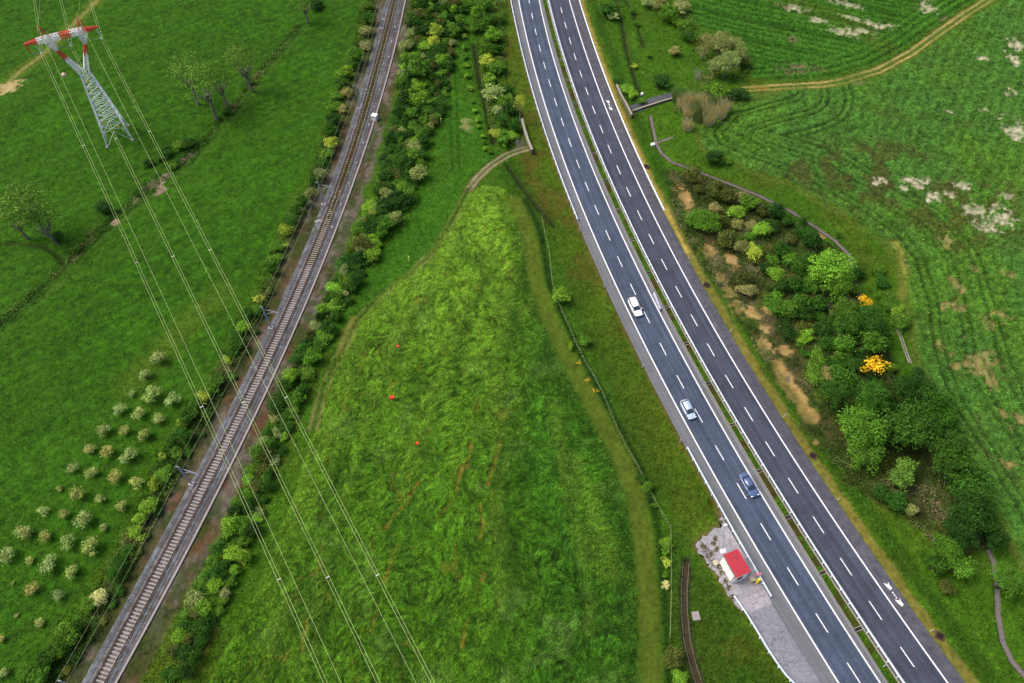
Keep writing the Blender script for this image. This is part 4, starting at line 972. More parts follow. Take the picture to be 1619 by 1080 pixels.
for t in ((735,45),(734,58),(734,75),(735,90),(737,104),(739,120),(743,140),(747,160),(751,175),(755,190),(757,200),(764,215),(765,225),(768,235),(775,240)): place_shrub(t[0], t[1], rr_.uniform(4, 5.5), rr_.choice('gbby'), "in the narrow hedge by the ditch", rr_, 1, SM)
TR = "right of the highway at the top"
for t in ((962,16,15,'m'),(968,25,8,'p'),(1025,4,10,'w'),(1045,10,14,'w'),(1060,20,16,'g'),(1075,12,12,'w'),(1067,32,9,'g'),(1080,40,10,'g'),(1087,55,12,'m'),(1100,60,8,'g'),(1067,82,8,'t'),(1045,130,12,'d'),(1025,87,5,'g'),(1007,37,5,'g'),(1000,18,5,'g'),(975,130,7,'d'),(990,140,9,'b'),(1000,150,8,'b'),(1137,148,14,'g'),(1160,150,10,'d'),(1174,150,10,'d'),(1130,250,14,'d'),(1120,140,9,'g'),(1015,160,6,'g'),(1003,105,5,'y'),(1150,254,7,'g')): place_shrub(*t, TR, rr_, .9)
WD = "on the wooded bank"
for t in ((1095,277,12,'o'),(1132,302,13,'o'),(1150,312,12,'o'),(1110,350,19,'g'),(1135,350,11,'o'),(1162,335,10,'b'),(1185,322,12,'g'),(1175,312,10,'t'),(1227,336,14,'d'),(1245,350,10,'m'),(1267,355,12,'m'),(1282,380,14,'d'),(1270,367,11,'m'),(1204,364,12,'b'),(1147,380,14,'o'),(1170,390,10,'t'),(1192,399,11,'y'),(1235,397,12,'m'),(1225,434,10,'b'),(1210,425,10,'d'),(1235,455,12,'d'),(1175,440,12,'o'),(1180,460,10,'t'),(1265,425,16,'m'),(1250,410,10,'g'),(1225,482,16,'g'),(1245,490,12,'g'),(1267,482,13,'m'),(1295,482,14,'m'),(1275,500,13,'d'),(1246,527,13,'d'),(1274,535,12,'b'),(1291,567,13,'g'),(1286,592,14,'g'),(1306,590,10,'t'),(1351,575,11,'m'),(1331,600,16,'m'),(1409,582,8,'g'),(1255,450,12,'m'),(1285,450,13,'g'),(1300,520,13,'d'),(1310,545,12,'m'),(1205,335,9,'o'),(1190,360,8,'t'),(1215,395,9,'o'),(1105,300,8,'o'),(1250,378,9,'o'),(1325,372,4,'m'),(1394,780,14,'m'),(1419,795,16,'m'),(1439,807,10,'w'),(1496,930,10,'o'),(1395,690,15,'m'),(1410,640,18,'d'),(1355,625,13,'d'),(1165,355,9,'t'),(1130,330,9,'t'),(1290,600,8,'t'),(1545,760,16,'m')): place_shrub(*t, WD, rr_)
rw2 = random.Random(21); WPOLY = P("1225,345 1300,395 1350,430 1385,520 1405,600 1425,700 1330,640 1270,590 1225,500 1195,430 1180,370")
k = 0
while k < 84:
    px, py = rw2.uniform(1180, 1430), rw2.uniform(345, 700)
    if inside(np.array([px]), np.array([py]), WPOLY)[0]: place_shrub(px, py, rw2.uniform(6, 12), rw2.choice('dmmdog'), "low in the right-hand wood", rw2, rw2.uniform(.6, 1.1)); k += 1
for t in ((1387,425,10,'g'),(1392,445,11,'m'),(1397,470,10,'g'),(1407,482,11,'g'),(1420,497,13,'b'),(1425,512,12,'g'),(1419,505,12,'g'),(1449,592,12,'d')): place_shrub(*t, "between channel and right field", rr_)
for t in ((887,470,14,'b','standing alone left of the highway'),(925,540,10,'g','by the fence below the lone bush'),(902,548,6,'b','by the fence below the lone bush'),(1012,757,8,'m','on the fence left of the dark car'),(1023,770,9,'g','on the fence left of the dark car'),(1035,800,6,'g','on the fence left of the dark car'),(1053,858,8,'b','on the fence left of the hut'),(1053,872,7,'g','on the fence left of the hut'),(1053,890,7,'y','on the fence left of the hut'),(1053,926,7,'p','on the fence left of the hut'),(1065,1040,14,'o','beside the open drain at the bottom'),(1075,1073,12,'b','beside the open drain at the bottom'),(905,530,4,'g','by the fence below the lone bush'),(1052,908,6,'g','on the fence left of the hut')): place_shrub(*t, rr_)
for t in ((263,240,12,'m'),(283,230,11,'g'),(297,225,10,'m'),(167,330,13,'d'),(235,257,8,'d'),(250,250,8,'g'),(90,375,12,'m'),(120,395,8,'g'),(275,262,6,'g'),(395,130,7,'d'),(360,178,7,'d'),(490,0,12,'m'),(500,8,10,'d')): place_shrub(*t, "along the ditch in the left meadow", rr_, .8)
# low scrub filling the hedges and the wood: a mass of leaves nobody could count
def scrub(name, label, pts, n, hmax, pal, seed, thr=.35, avoid=None, sc=2.6, leaf=.13):
    r = np.random.default_rng(seed); x = r.uniform(pts[:, 0].min(), pts[:, 0].max(), n * 6); y = r.uniform(pts[:, 1].min(), pts[:, 1].max(), n * 6)
    k = inside(x, y, pts); x, y = x[k], y[k]; h = fbm(x, y, sc, seed, 3) + (fbm(x, y, .8, seed + 1, 2) - .5) * .35; k = h > thr
    if avoid is not None:
        for a_, w_a in avoid: k &= segdist(x, y, a_) > w_a
    x, y, h = x[k][:n], y[k][:n], h[k][:n]; n = len(x); z_ = np.clip(hmax * (h - thr) / .35, .1, 1.6 * hmax) * (.55 + .45 * r.random(n))
    nrm = r.normal(size=(n, 3)) * .6 + [0, 0, .9]; nrm /= np.linalg.norm(nrm, axis=1)[:, None]; t = np.cross(nrm, r.normal(size=(n, 3))); t /= np.linalg.norm(t, axis=1)[:, None]; b = np.cross(nrm, t)
    c = np.stack([x, y, z_], -1); s_ = (leaf * (.6 + .9 * r.random(n)))[:, None]
    V_ = np.concatenate([c - t * s_, c - b * s_ * .6, c + t * s_, c + b * s_ * .6]); i_ = np.arange(n)
    pv = fbm(x, y, 4, seed + 2, 3) + (r.random(n) - .5) * .25; q = np.clip(((pv - .25) / .5 * len(pal)).astype(int), 0, len(pal) - 1)
    cc = np.array([K(*p, .95) for p in pal])[q] * (.65 + .7 * r.random(n))[:, None]
    tag(link(name, np_mesh(name, V_, np.stack([i_, i_ + n, i_ + 2 * n, i_ + 3 * n], -1), np.concatenate([cc] * 4), M_LEAF)), label, "scrub", kind="stuff")
nr_, or_ = P(NR), P(OR_); tp = np.vstack([nr_, or_[::-1]]); tp = G(tp[:, 0], tp[:, 1])
scrub("thicket_scrub", "tangled low scrub under the thicket right of the railway", tp, 60000, 1.3, ((44, 80, 24), (60, 100, 30), (78, 116, 36), (96, 110, 50)), 41, .3)
hl = PG("572,0 560,60 545,110 520,180 500,250 482,300 450,345 428,395 402,470 385,490 362,530 345,575 315,620 290,655 262,700 240,745 220,790 200,835 175,880 160,915 135,965 100,1000 60,1040 30,1085 85,1085 125,1050 165,985 190,935 215,890 238,845 265,790 285,750 310,710 335,665 360,610 385,565 405,520 425,475 445,420 465,370 495,325 520,275 535,225 550,170 570,110 590,60 598,0")
scrub("hedge_scrub", "tangled low scrub along the hedge left of the railway", hl, 45000, .9, ((46, 72, 24), (60, 92, 28), (80, 112, 36), (104, 108, 58)), 52, .34)
scrub("wood_scrub", "brown and green undergrowth on the wooded bank", WOOD, 60000, .9, ((50, 66, 26), (70, 80, 40), (64, 96, 30), (110, 108, 76)), 63, .38, [(G(np.array([s_[0]]), np.array([s_[1]])).repeat(2, 0), 1.6) for s_ in SPOTS_W] + [(LONG_SAND, 2.0), (CHAN, 1.0)])
scrub("ditch_scrub", "rough tangled growth along the ditch across the left meadow", PG("470,38 478,46 440,92 408,136 340,212 300,262 250,305 215,330 160,375 100,440 40,495 0,525 -30,550 -34,540 0,505 45,462 90,420 140,370 190,328 235,285 265,262 300,238 325,205 395,125 435,78"), 26000, .8, ((46, 74, 26), (62, 96, 30), (84, 118, 40), (112, 116, 66)), 96, .42)
scrub("belt_scrub", "tangled scrub in the belt left of the highway", PG("742,-5 800,-5 802,60 800,120 812,160 822,200 822,226 790,234 772,200 765,150 757,100 750,60"), 24000, 1.1, ((46, 80, 24), (62, 104, 30), (84, 122, 40), (100, 116, 60)), 74, .34)
scrub("willow_scrub", "rough scrub round the reed bed and willows", PG("1030,-5 1085,-5 1105,50 1180,70 1190,110 1165,130 1180,165 1150,195 1100,200 1065,180 1058,150 1100,125 1095,90 1075,50 1040,25"), 20000, .7, ((52, 84, 28), (70, 108, 34), (90, 124, 44), (120, 124, 70)), 85, .46)
# large trees
T1 = "in the right-hand wood"
for t in ((1312,425,27,'b'),(1325,452,22,'g'),(1337,495,20,'g'),(1370,502,18,'m'),(1334,545,15,'g'),(1344,512,20,'m'),(1379,512,22,'m'),(1379,540,18,'g'),(1394,530,14,'m'),(1319,622,20,'m'),(1381,630,22,'m'),(1444,620,25,'d'),(1474,640,26,'m'),(1484,668,24,'m'),(1434,677,31,'m'),(1364,682,33,'g'),(1366,717,24,'g'),(1501,725,33,'m'),(1431,742,16,'v'),(1424,760,16,'v'),(1531,770,30,'m'),(1531,812,31,'d'),(1519,842,24,'d'),(1554,825,22,'m'),(1496,870,22,'g'),(1516,895,18,'g'),(1481,890,16,'m'),(1594,917,22,'g'),(1569,850,18,'d')): place_tree(*t, T1, rr_, .55, MD if t[2] < 19 else LG)
for t in ((1366,478,12,'Y'),(1381,582,18,'Y')): place_tree(*t, "in the right-hand wood", rr_, .5, YL, M_BARKD, .9, name="flowering_tree")
TW_ = "in the willow group by the farm road"
for t in ((1117,68,14,'t'),(1112,82,10,'t'),(1140,70,16,'w'),(1150,100,16,'w'),(1132,105,12,'w'),(1170,87,13,'w'),(1165,73,12,'w')): place_tree(*t, TW_, rr_, .5, WS if t[3] == 't' else LG, M_BARK)
for t in ((293,115,24,'v'),(322,135,26,'v'),(345,128,20,'g'),(383,98,22,'v')): place_tree(*t, "in the left meadow beyond the pylon", rr_, 1.1, WS, M_BARK, 1.1, nb=20)
for t in ((40,325,34,'v'),(65,350,26,'g'),(20,345,24,'g'),(480,6,17,'g')): place_tree(*t, "beside the ditch in the left meadow", rr_, .8, WS, M_BARK, nb=20)
tr = place_tree(822,163,10,'y', "by the underpass wall left of the highway", rr_, 2.2, WS, M_BARK, 1.1)
# bare grey saplings and the reed bed
def spray(name, px, py, rp, n, hgt, c, label, cat, group, seed, wdt=.05, thin=True):
    r = random.Random(seed); x0, y0 = g1(px, py); R = rp * float(np.hypot(*(G(px + 1, py) - G(px, py)))); mb = MB(); 
    for k in range(n):
        a = r.random() * 6.283; q = R * math.sqrt(r.random()); bx, by = q * math.cos(a), q * math.sin(a); lean = .2 + .7 * r.random(); h = hgt * r.uniform(.6, 1.1)
        e = (bx + math.cos(a) * lean * h * .5 + r.uniform(-.2, .2), by + math.sin(a) * lean * h * .5, h); w = wdt * r.uniform(.7, 1.5); aa = r.random() * 3.14
        mx_ = ((bx + e[0]) / 2 + math.cos(aa) * w * 2, (by + e[1]) / 2 + math.sin(aa) * w * 2, h * .65)
        mb.add([(bx - w, by, -.05), (bx + w, by, -.05), (mx_[0] + w, mx_[1], mx_[2]), (mx_[0] - w, mx_[1] - w, mx_[2]), (e[0], e[1], e[2])], [(0, 1, 2, 3), (3, 2, 4)])
    o = mb.build(name, flat(name + "_stalks", c, .8, .1, 0, .35, 1.5)); o.location = (x0, y0, 0); return tag(o, label, cat, group)
reed_px = [(1072,152),(1080,165),(1090,158),(1098,172),(1108,160),(1118,175),(1128,165),(1138,178),(1144,168),(1105,182),(1088,178),(1120,188)]
for i, (px, py) in enumerate(reed_px):
    spray("reed_clump", px, py + 8, 8, 260, 3.4, K(214, 204, 150, .9) if i % 3 else K(150, 170, 96, .8), f"tall straw-coloured reeds beside the farm road, {ordw(i + 1)} clump from the left in the bed" , "reeds", "reed bed by the farm road", i, .035)
spray("reed_clump", 1087, 204, 8, 140, 2.6, K(214, 204, 150, .9), "small isolated pale reed tussock below the reed bed", "reeds", "reed bed by the farm road", 50, .06)
spray("dead_brush", 822, 232, 5, 30, 2.2, K(200, 192, 176, .8), "leafless grey branches beside the underpass mouth", "brush", None, 61, .04)
spray("dead_brush", 1101, 125, 4, 24, 3.4, K(210, 205, 190, .8), "leafless pale sapling rising above the reed bed", "brush", None, 62, .04)
# olive grove
OLV = [(115,739,9),(146,746,10),(181,753,12),(214,763,11),(94,773,5),(124,779,13),(159,790,8),(191,799,9),(67,808,9),(100,814,9),(132,819,14),(165,834,7),(37,841,12),(72,848,10),(107,858,12),(142,867,14),(13,875,13),(47,885,7),(78,892,13),(115,904,11),(50,930,11),(91,943,10),(63,983,8),(21,922,3),(27,973,4),(2,1009,6),(4,1064,8),
 (250,567,12),(230,593,10),(240,624,14),(271,634,12),(208,622,6),(188,648,10),(220,652,11),(249,663,10),(165,678,11),(198,682,9),(229,688,11),(142,709,9),(171,712,11),(203,721,12)]
for t in OLV:
    place_tree(t[0], t[1], t[2], rr_.choice('ee' 'f'), "", rr_, .35, OL, M_BARKD, .85, name="olive_tree", nb=5)

# labels for all plants: colour, size, spot, order down the group, nearest landmark
LM = [("first railway mast",604,47),("second railway mast",568,173),("third railway mast",512,325),("fourth railway mast",429,520),("fifth railway mast",304,766),("lowest railway mast",131,1090),("white estate car",1003,486),("silver hatchback",1087,648),("blue-grey saloon",1183,767),("red roofed hut",1166,895),("power pylon",180,215),("white relay cabinet",593,189),("reed bed",1105,165),("upper yellow tree",1366,478),("lower yellow tree",1381,582),("long sandy scar",1260,625),("underpass wall",833,220),("painted shoulder arrows",1410,933)]
from collections import defaultdict
grp = defaultdict(list)
for p_ in plants: grp[(p_[5], p_[6], p_[4])].append(p_)
for (place, nm, k), L_ in grp.items():
    L_.sort(key=lambda p: (p[2], p[1]))
    for i, (o, px, py, rp, kk, pl, _) in enumerate(L_):
        lm = min(LM, key=lambda l: (l[1] - px) ** 2 + (l[2] - py) ** 2)
        if nm == 'olive_tree':
            tag(o, None, "olive tree", "olive grove left of the railway"); continue
        w = "small" if rp < 8 else ("rounded" if rp < 15 else "large")
        kind = {'shrub': 'shrub', 'tree': 'tree', 'flowering_tree': 'tree'}[nm]
        tail = f", {ordw(i + 1)} from the top" if len(L_) > 1 else ""
        s = f"{w} {KW[k]} {kind} {place}{tail}"
        tag(o, s, kind, f"{kind}s {place}")
# olives: rows read from the top
ol = sorted([p for p in plants if p[6] == 'olive_tree'], key=lambda p: p[2])
for i, p_ in enumerate(ol):
    w = "tiny" if p_[3] < 6 else ("small" if p_[3] < 10 else "full")
    p_[0]["label"] = f"{w} {'silvery green' if p_[4] == 'e' else 'yellowish green'} olive tree, {ordw(i + 1)} from the top of the grove"

# ---------------------------------------------------------------- lattice pylon
M_PW = flat("pylon_white", (.80, .80, .80), .5, .4, 0, .06); M_PR = flat("pylon_red", (.62, .05, .035), .5, .4, 0, .08); M_PG = flat("pylon_galvanised", (.74, .77, .78), .5, .5, .0, .1)
def pz(base, px, py):
    """height above plan point base whose image row is closest to (px, py)"""
    best = None
    for h in np.arange(0, 60, .05):
        Zc = -CAMH + h; Fw = base[1] * math.cos(PITCH) - Zc * math.sin(PITCH); u = base[1] * math.sin(PITCH) + Zc * math.cos(PITCH)
        x_ = PW / 2 + FPX * base[0] / Fw; y_ = PH / 2 - FPX * u / Fw; d = math.hypot(x_ - px, y_ - py)
        if best is None or d < best[0]: best = (d, h)
    return best[1]
legs = [G(165.5, 234.5), G(200, 200.5)]
PB = (legs[0] + legs[1]) / 2; half = 2.9
ZB = 26.4
bl, br_ = G(45, 68, ZB), G(153, 42, ZB)
ax = Vector((*(br_ - bl), 0)).normalized(); ay = Vector((-ax.y, ax.x, 0))
pc = Vector((float(PB[0]), float(PB[1]), 0)) + ax * .6; pyl = empty("power_pylon", (pc.x, pc.y, 0)); tag(pyl, "tall lattice power pylon with red and white forked head and galvanised legs", "pylon")
def W3(a, b, h): return (ax * a + ay * b + Vector((0, 0, h)))
def lattice(sec, mat, name, r=.075, xr=.05):
    """sec: list of (height, centre a, half a, half b); four chords and crossed bracing"""
    mb = MB()
    for s0, s1 in zip(sec[:-1], sec[1:]):
        c0 = [W3(s0[1] + i * s0[2], j * s0[3], s0[0]) for i, j in ((-1, -1), (1, -1), (1, 1), (-1, 1))]
        c1_ = [W3(s1[1] + i * s1[2], j * s1[3], s1[0]) for i, j in ((-1, -1), (1, -1), (1, 1), (-1, 1))]
        for k in range(4):
            mb.bar(c0[k], c1_[k], r); k2 = (k + 1) % 4
            mb.bar(c0[k], c1_[k2], xr); mb.bar(c0[k2], c1_[k], xr); mb.bar(c1_[k], c1_[k2], xr * .8)
    return mb.build(name, mat, pyl)
ZW, ZL = 17.6, 3.4
lattice([(ZL + (ZW - ZL) * t, 0, 2.5 + (.95 - 2.5) * t, 2.5 + (.85 - 2.5) * t) for t in [i / 9 for i in range(10)]], M_PG, "tower_body", .12, .062)
for i, j in ((-1, -1), (1, -1), (1, 1), (-1, 1)):
    mb = MB(); a = W3(i * half, j * half, 0); b = W3(i * 2.5, j * 2.5, ZL); mb.bar(a, b, .11)
    for t in (.25, .5, .75):
        q = a.lerp(b, t); mb.bar(q, W3(i * 2.5 * (t * .3 + .6), j * 2.5, ZL), .035); mb.bar(q, W3(i * 2.5, j * 2.5 * (t * .3 + .6), ZL), .035)
    mb.bar(a, W3(0, j * 2.5, ZL), .045).bar(a, W3(i * 2.5, 0, ZL), .045)
    mb.build("leg", M_PG, pyl); MB().box((*a.xy, .1), (.7, .7, .4), 0, .8).build("footing", M_DUCT, pyl)
NK = 23.6
for s in (-1, 1):
    t = lambda k: (ZW + (NK - ZW) * k, s * (.5 + 2.35 * k), .5 - .26 * k, .85 - .45 * k)
    lattice([t(0), t(.22), t(.44), t(.62)], M_PW, "fork_arm", .10, .06)
    lattice([t(.62), t(.8), t(1)], M_PR, "fork_band", .10, .06)
    lattice([t(1), (NK + 1.2, s * 3.05, .6, .5), (ZB - .4, s * 3.2, 1.0, .6)], M_PW, "fork_head", .12, .09)
def beam(a0, a1_, hw0, hw1, hh0, hh1, mat, name, n=3, zc=ZB):
    mb = MB(); S = []
    for k in range(n + 1):
        t = k / n; a = a0 + (a1_ - a0) * t; hw = hw0 + (hw1 - hw0) * t; hh = hh0 + (hh1 - hh0) * t
        S.append([W3(a, -hw, zc - hh), W3(a, hw, zc - hh), W3(a, hw, zc + hh), W3(a, -hw, zc + hh)])
    for c0, c1_ in zip(S[:-1], S[1:]):
        for k in range(4):
            k2 = (k + 1) % 4; mb.bar(c0[k], c1_[k], .075); mb.bar(c0[k], c1_[k2], .045); mb.bar(c0[k2], c1_[k], .045); mb.bar(c1_[k], c1_[k2], .05)
    return mb.build(name, mat, pyl)
beam(-1.0, 1.0, .6, .6, .45, .45, M_PR, "beam_centre_band", 3)
for s in (-1, 1):
    beam(s * 1.0, s * 3.5, .6, .6, .45, .45, M_PW, "beam_section", 3)
    if s < 0: beam(-3.5, -5.4, .6, .55, .45, .4, M_PW, "beam_section", 2); beam(-5.4, -7.9, .55, .12, .4, .1, M_PR, "beam_tip", 3)
    else: beam(3.5, 6.6, .6, .1, .45, .08, M_PR, "beam_tip", 4)
    mb = MB(); tp = W3(s * 3.9, 0, ZB + 3.2)
    for i, j in ((-1, -1), (1, -1), (1, 1), (-1, 1)):
        b = W3(s * 3.5 + i * .7, j * .6, ZB + .45); mb.bar(b, tp, .075)
        for t in (.3, .6): mb.bar(b.lerp(tp, t), W3(s * 3.5 - i * .7, j * .6, ZB + .45).lerp(tp, t), .045)
    mb.build("earth_peak", M_PR, pyl)
mb = MB(); mb.bar(W3(-7.9, 0, ZB), W3(-7.7, 0, ZB - 2.2), .12).bar(W3(-7.5, 0, ZB), W3(-7.7, 0, ZB - 2.2), .08); mb.build("hanger_arm", M_PR, pyl)
# three insulator strings and the cables they carry
M_INS = flat("glass_insulator", K(150, 196, 190, .6), .2, .6, 0, .05); M_CL = flat("clamp_metal", (.8, .8, .8), .5, .5)
hang = []
for i, (a, side) in enumerate(((-5.8, -7.7), (0.1, -2.9), (6.3, 2.9))):
    top = W3(a, 0, ZB - .3); bot = W3(a, 0, ZB - 2.6); mb = MB().bar(top, bot, .035, 5)
    for t in range(12): q = top.lerp(bot, .1 + .8 * t / 11); mb.bar(q, q + Vector((0, 0, -.07)), .14, 8, .09)
    mb.build("insulator_string", M_INS, pyl)
    sd_ = W3(side, 0, ZB - 2.3); mb = MB().bar(sd_, bot, .035, 5)
    for t in range(7): q = sd_.lerp(bot, .25 + .6 * t / 6); mb.bar(q, q + (bot - sd_).normalized() * .06, .10, 8, .07)
    mb.build("insulator_string", M_INS, pyl); MB().ball(bot, .24, 8, 5).build("cable_clamp", M_CL, pyl)
    hang.append(pc + bot)
M_YS = flat("yellow_plate", (.75, .60, .03), .5, .4)
for h, a, b in ((16.0, -.2, -1.1), (6.0, -1.0, -2.3), (4.2, 1.3, -2.5)):
    MB().box((*W3(a, b, h).xy, h), (.5, .12, .45), math.atan2(ax.y, ax.x)).build("warning_plate", M_YS, pyl)
def cable(p0, mids, zend, px_end, up_px, up_z, lab, r, double, name="power_cable"):
    e = Vector((*g1(px_end, 1080, zend), zend)); d = e - p0; e = p0 + d * 1.35; u = Vector((*g1(up_px, 8, up_z), up_z)); u2 = p0 + (u - p0) * 2.2
    side = Vector((-d.y, d.x, 0)).normalized() * .21; mb = MB()
    root = empty(name, tuple(p0)); tag(root, lab, "cable", "power cables from the pylon")
    for sg in ((-1, 1) if double else (0,)):
        A_ = sagline(tuple(p0 + side * sg - p0), tuple(e + side * sg - p0), 1.6, 26); B_ = sagline(tuple(side * sg), tuple(u2 + side * sg - p0), .6, 6)
        MB().tube([A_[0]] + A_[1:], r, 4).build("strand", M_WIRE, root); MB().tube(B_, r, 4).build("strand", M_WIRE, root)
    if double:
        for t in (.16, .33, .5, .66): 
            q = (e - p0) * t - Vector((0, 0, 1.6 * 4 * t * (1 - t))); MB().box(tuple(q), (.5, .07, .07), math.atan2(side.y, side.x)).build("spacer", M_CL, root)
    return root
for (p0, xe, xu, w) in ((hang[0], 513, 54, "left"), (hang[1], 598, 97, "middle"), (hang[2], 685, 144, "right")):
    cable(p0, None, 16.0, xe, xu, 23.5, f"{w} twin power cable running from the pylon across the railway", .021, True)
for s, xe, xu, w in ((-1, 538, 60.5, "left"), (1, 658, 123.5, "right")):
    p0 = pc + W3(s * 3.9, 0, ZB + 3.2); cable(p0, None, 21.0, xe, xu, 31, f"{w} single earth wire running from the pylon's peak across the railway", .020, False, "earth_wire")
x_, y_ = g1(101, 118.5, 29.5); bl_ = MB().ball((0, 0, 0), .42, 10, 6).build("marker_ball", flat("ball_white_red", (.78, .45, .42), .4, .4)); bl_.location = (x_, y_, 29.5)
tag(bl_, "small pale pink warning ball threaded on the left earth wire", "marker ball")

# ---------------------------------------------------------------- cars
def glass_mat():
    m, nt, b = new_mat("car_glass", .08, .6); b.inputs["Base Color"].default_value = (.03, .045, .07, 1); return m
M_GLASS = glass_mat(); M_TYRE = flat("tyre_rubber", (.02, .02, .02), .9, .1); M_RIM = flat("alloy_rim", (.5, .5, .52), .35, .5, .6); M_LAMP = flat("lamp_glass", (.7, .72, .75), .1, .6); M_TAIL = flat("tail_lamp", (.35, .02, .02), .3, .5)
M_UNDER = flat("dark_plastic", (.02, .02, .022), .7, .2)
def car(label, px, py, c, L=4.3, Wd=1.78, H=1.45, style="hatch", lane=None):
    m, nt, b = new_mat(label.split()[0] + "_paint", .28, .5); b.inputs["Base Color"].default_value = (*c, 1); b.inputs["Coat Weight"].default_value = .6; b.inputs["Metallic"].default_value = .15 if max(c) < .6 else 0
    x_, y_ = g1(px, py, .5); sl = float(cLD(y_ + .5) - cLD(y_ - .5)); ang = math.atan2(-1, -sl)
    root = empty("car", (x_, y_, .016), ang); tag(root, label, "car", "cars driving down the left carriageway")
    # body: stations along x (front = +x): (x, half width, sill z, shoulder z, deck z)
    f, r_ = L / 2, -L / 2
    st = [(r_, .62, .38, .70, .82), (r_ + .12, .84, .26, .80, .98), (r_ + .55, .95, .22, .84, 1.02), (-.25 * L, .99, .20, .85, .98), (0, 1.0, .20, .84, .95), (.2 * L, .99, .20, .82, .93), (f - 1.0, .97, .20, .78, .88), (f - .45, .92, .22, .70, .78), (f - .12, .80, .26, .58, .66), (f, .60, .36, .50, .56)]
    vs = []; hw = Wd / 2
    for X_, w, z0, z1, z2 in st:
        w *= hw; vs += [(X_, -w * .9, z0), (X_, -w, z0 + .14), (X_, -w, z1), (X_, -w * .90, (z1 + z2) / 2 + .02), (X_, -w * .5, z2), (X_, 0, z2 + .02), (X_, w * .5, z2), (X_, w * .90, (z1 + z2) / 2 + .02), (X_, w, z1), (X_, w, z0 + .14), (X_, w * .9, z0)]
    n = 11; fs = [(i * n + j, (i + 1) * n + j, (i + 1) * n + j + 1, i * n + j + 1) for i in range(len(st) - 1) for j in range(n - 1)]
    fs += [(i * n + n - 1, (i + 1) * n + n - 1, (i + 1) * n, i * n) for i in range(len(st) - 1)] + [tuple(range(n)), tuple(range(len(vs) - 1, len(vs) - n - 1, -1))]
    me = bpy.data.meshes.new("body"); me.from_pydata(vs, [], fs); me.update(); me.materials.append(m)
    for p in me.polygons: p.use_smooth = True
    bo = link("body", me, root); sb = bo.modifiers.new("s", 'SUBSURF'); sb.levels = 1; sb.render_levels = 2
    # cabin glass and roof
    rb, rt0, rt1, wb = {"estate": (-f + .18, -f + .50, .35, 1.12), "hatch": (-f + .25, -f + .75, .30, 1.05), "saloon": (-f + .75, -f + 1.35, .35, 1.15)}[style]
    g = [(rb, .80, .93), (rt0, .70, H - .06), (rt1, .70, H - .06), (wb, .82, .90)]
    vs = []
    for X_, w, zz in g: w *= hw; vs += [(X_, -w, zz), (X_, w, zz)]
    sd = [(rb, -.86 * hw, .86), (wb, -.88 * hw, .86), (rb, .86 * hw, .86), (wb, .88 * hw, .86)]; o = len(vs); vs += sd
    fs = [(0, 1, 3, 2), (2, 3, 5, 4), (4, 5, 7, 6), (0, 2, 4, 6), (1, 7, 5, 3), (o, 0, 6, o + 1), (o + 2, o + 3, 7, 1)]
    MB().add(vs, fs).build("cabin_glass", M_GLASS, root)
    zt = H - .05; vs = []
    rs = [(rt0 - .06, .70, zt - .03), (rt0 + .25, .74, zt + .04), ((rt0 + rt1) / 2, .76, zt + .06), (rt1 - .2, .74, zt + .045), (rt1 + .10, .70, zt - .04)]
    for X_, w, zz in rs: w *= hw; vs += [(X_, -w, zz - .07), (X_, -w * .94, zz), (X_, 0, zz + .02), (X_, w * .94, zz), (X_, w, zz - .07)]
    fs = [(i * 5 + j, (i + 1) * 5 + j, (i + 1) * 5 + j + 1, i * 5 + j + 1) for i in range(4) for j in range(4)]
    MB().add(vs, fs).build("roof", m, root, True)
    mb = MB()
    for s in (-1, 1):
        mb.bar((rt1 + .06, s * .70 * hw, zt - .06), (wb, s * .84 * hw, .90), .035, 5); mb.bar((rt0 - .03, s * .70 * hw, zt - .06), (rb, s * .82 * hw, .92), .05, 5); mb.bar((-.1, s * .72 * hw, zt - .05), (-.05, s * .88 * hw, .9), .03, 5)
    mb.build("pillars", m, root)
    for s in (-1, 1):
        MB().box((wb - .18, s * (hw + .08), .98), (.16, .22, .14)).build("wing_mirror", m, root)
        MB().box((f - .20, s * hw * .66, .62), (.22, .34, .12)).build("headlight", M_LAMP, root)
        MB().box((-f + .06, s * hw * .66, .80), (.1, .28, .18)).build("tail_light", M_TAIL, root)
        for X_ in (f - .82, -f + .80):
            wh = MB().bar((X_, s * (hw - .20), .31), (X_, s * (hw - .01), .31), .31, 16).build("wheel", M_TYRE, root)
            MB().bar((X_, s * (hw - .05), .31), (X_, s * (hw + .005), .31), .20, 12).build("rim", M_RIM, wh)
    MB().box((0, 0, .24), (L * .9, Wd * .8, .14)).build("underbody", M_UNDER, root)
    MB().box((f - .03, 0, .42), (.06, Wd * .55, .14)).build("grille", M_UNDER, root)
    if style == "estate":
        for s in (-1, 1): MB().bar((rt0 + .1, s * hw * .62, zt + .09), (rt1 - .1, s * hw * .62, zt + .09), .025, 5).build("roof_rail", m, root)
    return root
car("white estate car in the outer lane, uppermost of the three cars", 1004, 486, (.80, .80, .80), 4.55, 1.80, 1.5, "estate")
car("silver compact hatchback driving in the outer lane, between the two other cars", 1087.5, 648, (.42, .52, .64), 4.0, 1.70, 1.45, "hatch")
car("dark blue saloon car in the inner lane beside the median, lowest of the three", 1183.5, 767, (.08, .13, .26), 4.5, 1.78, 1.42, "saloon")

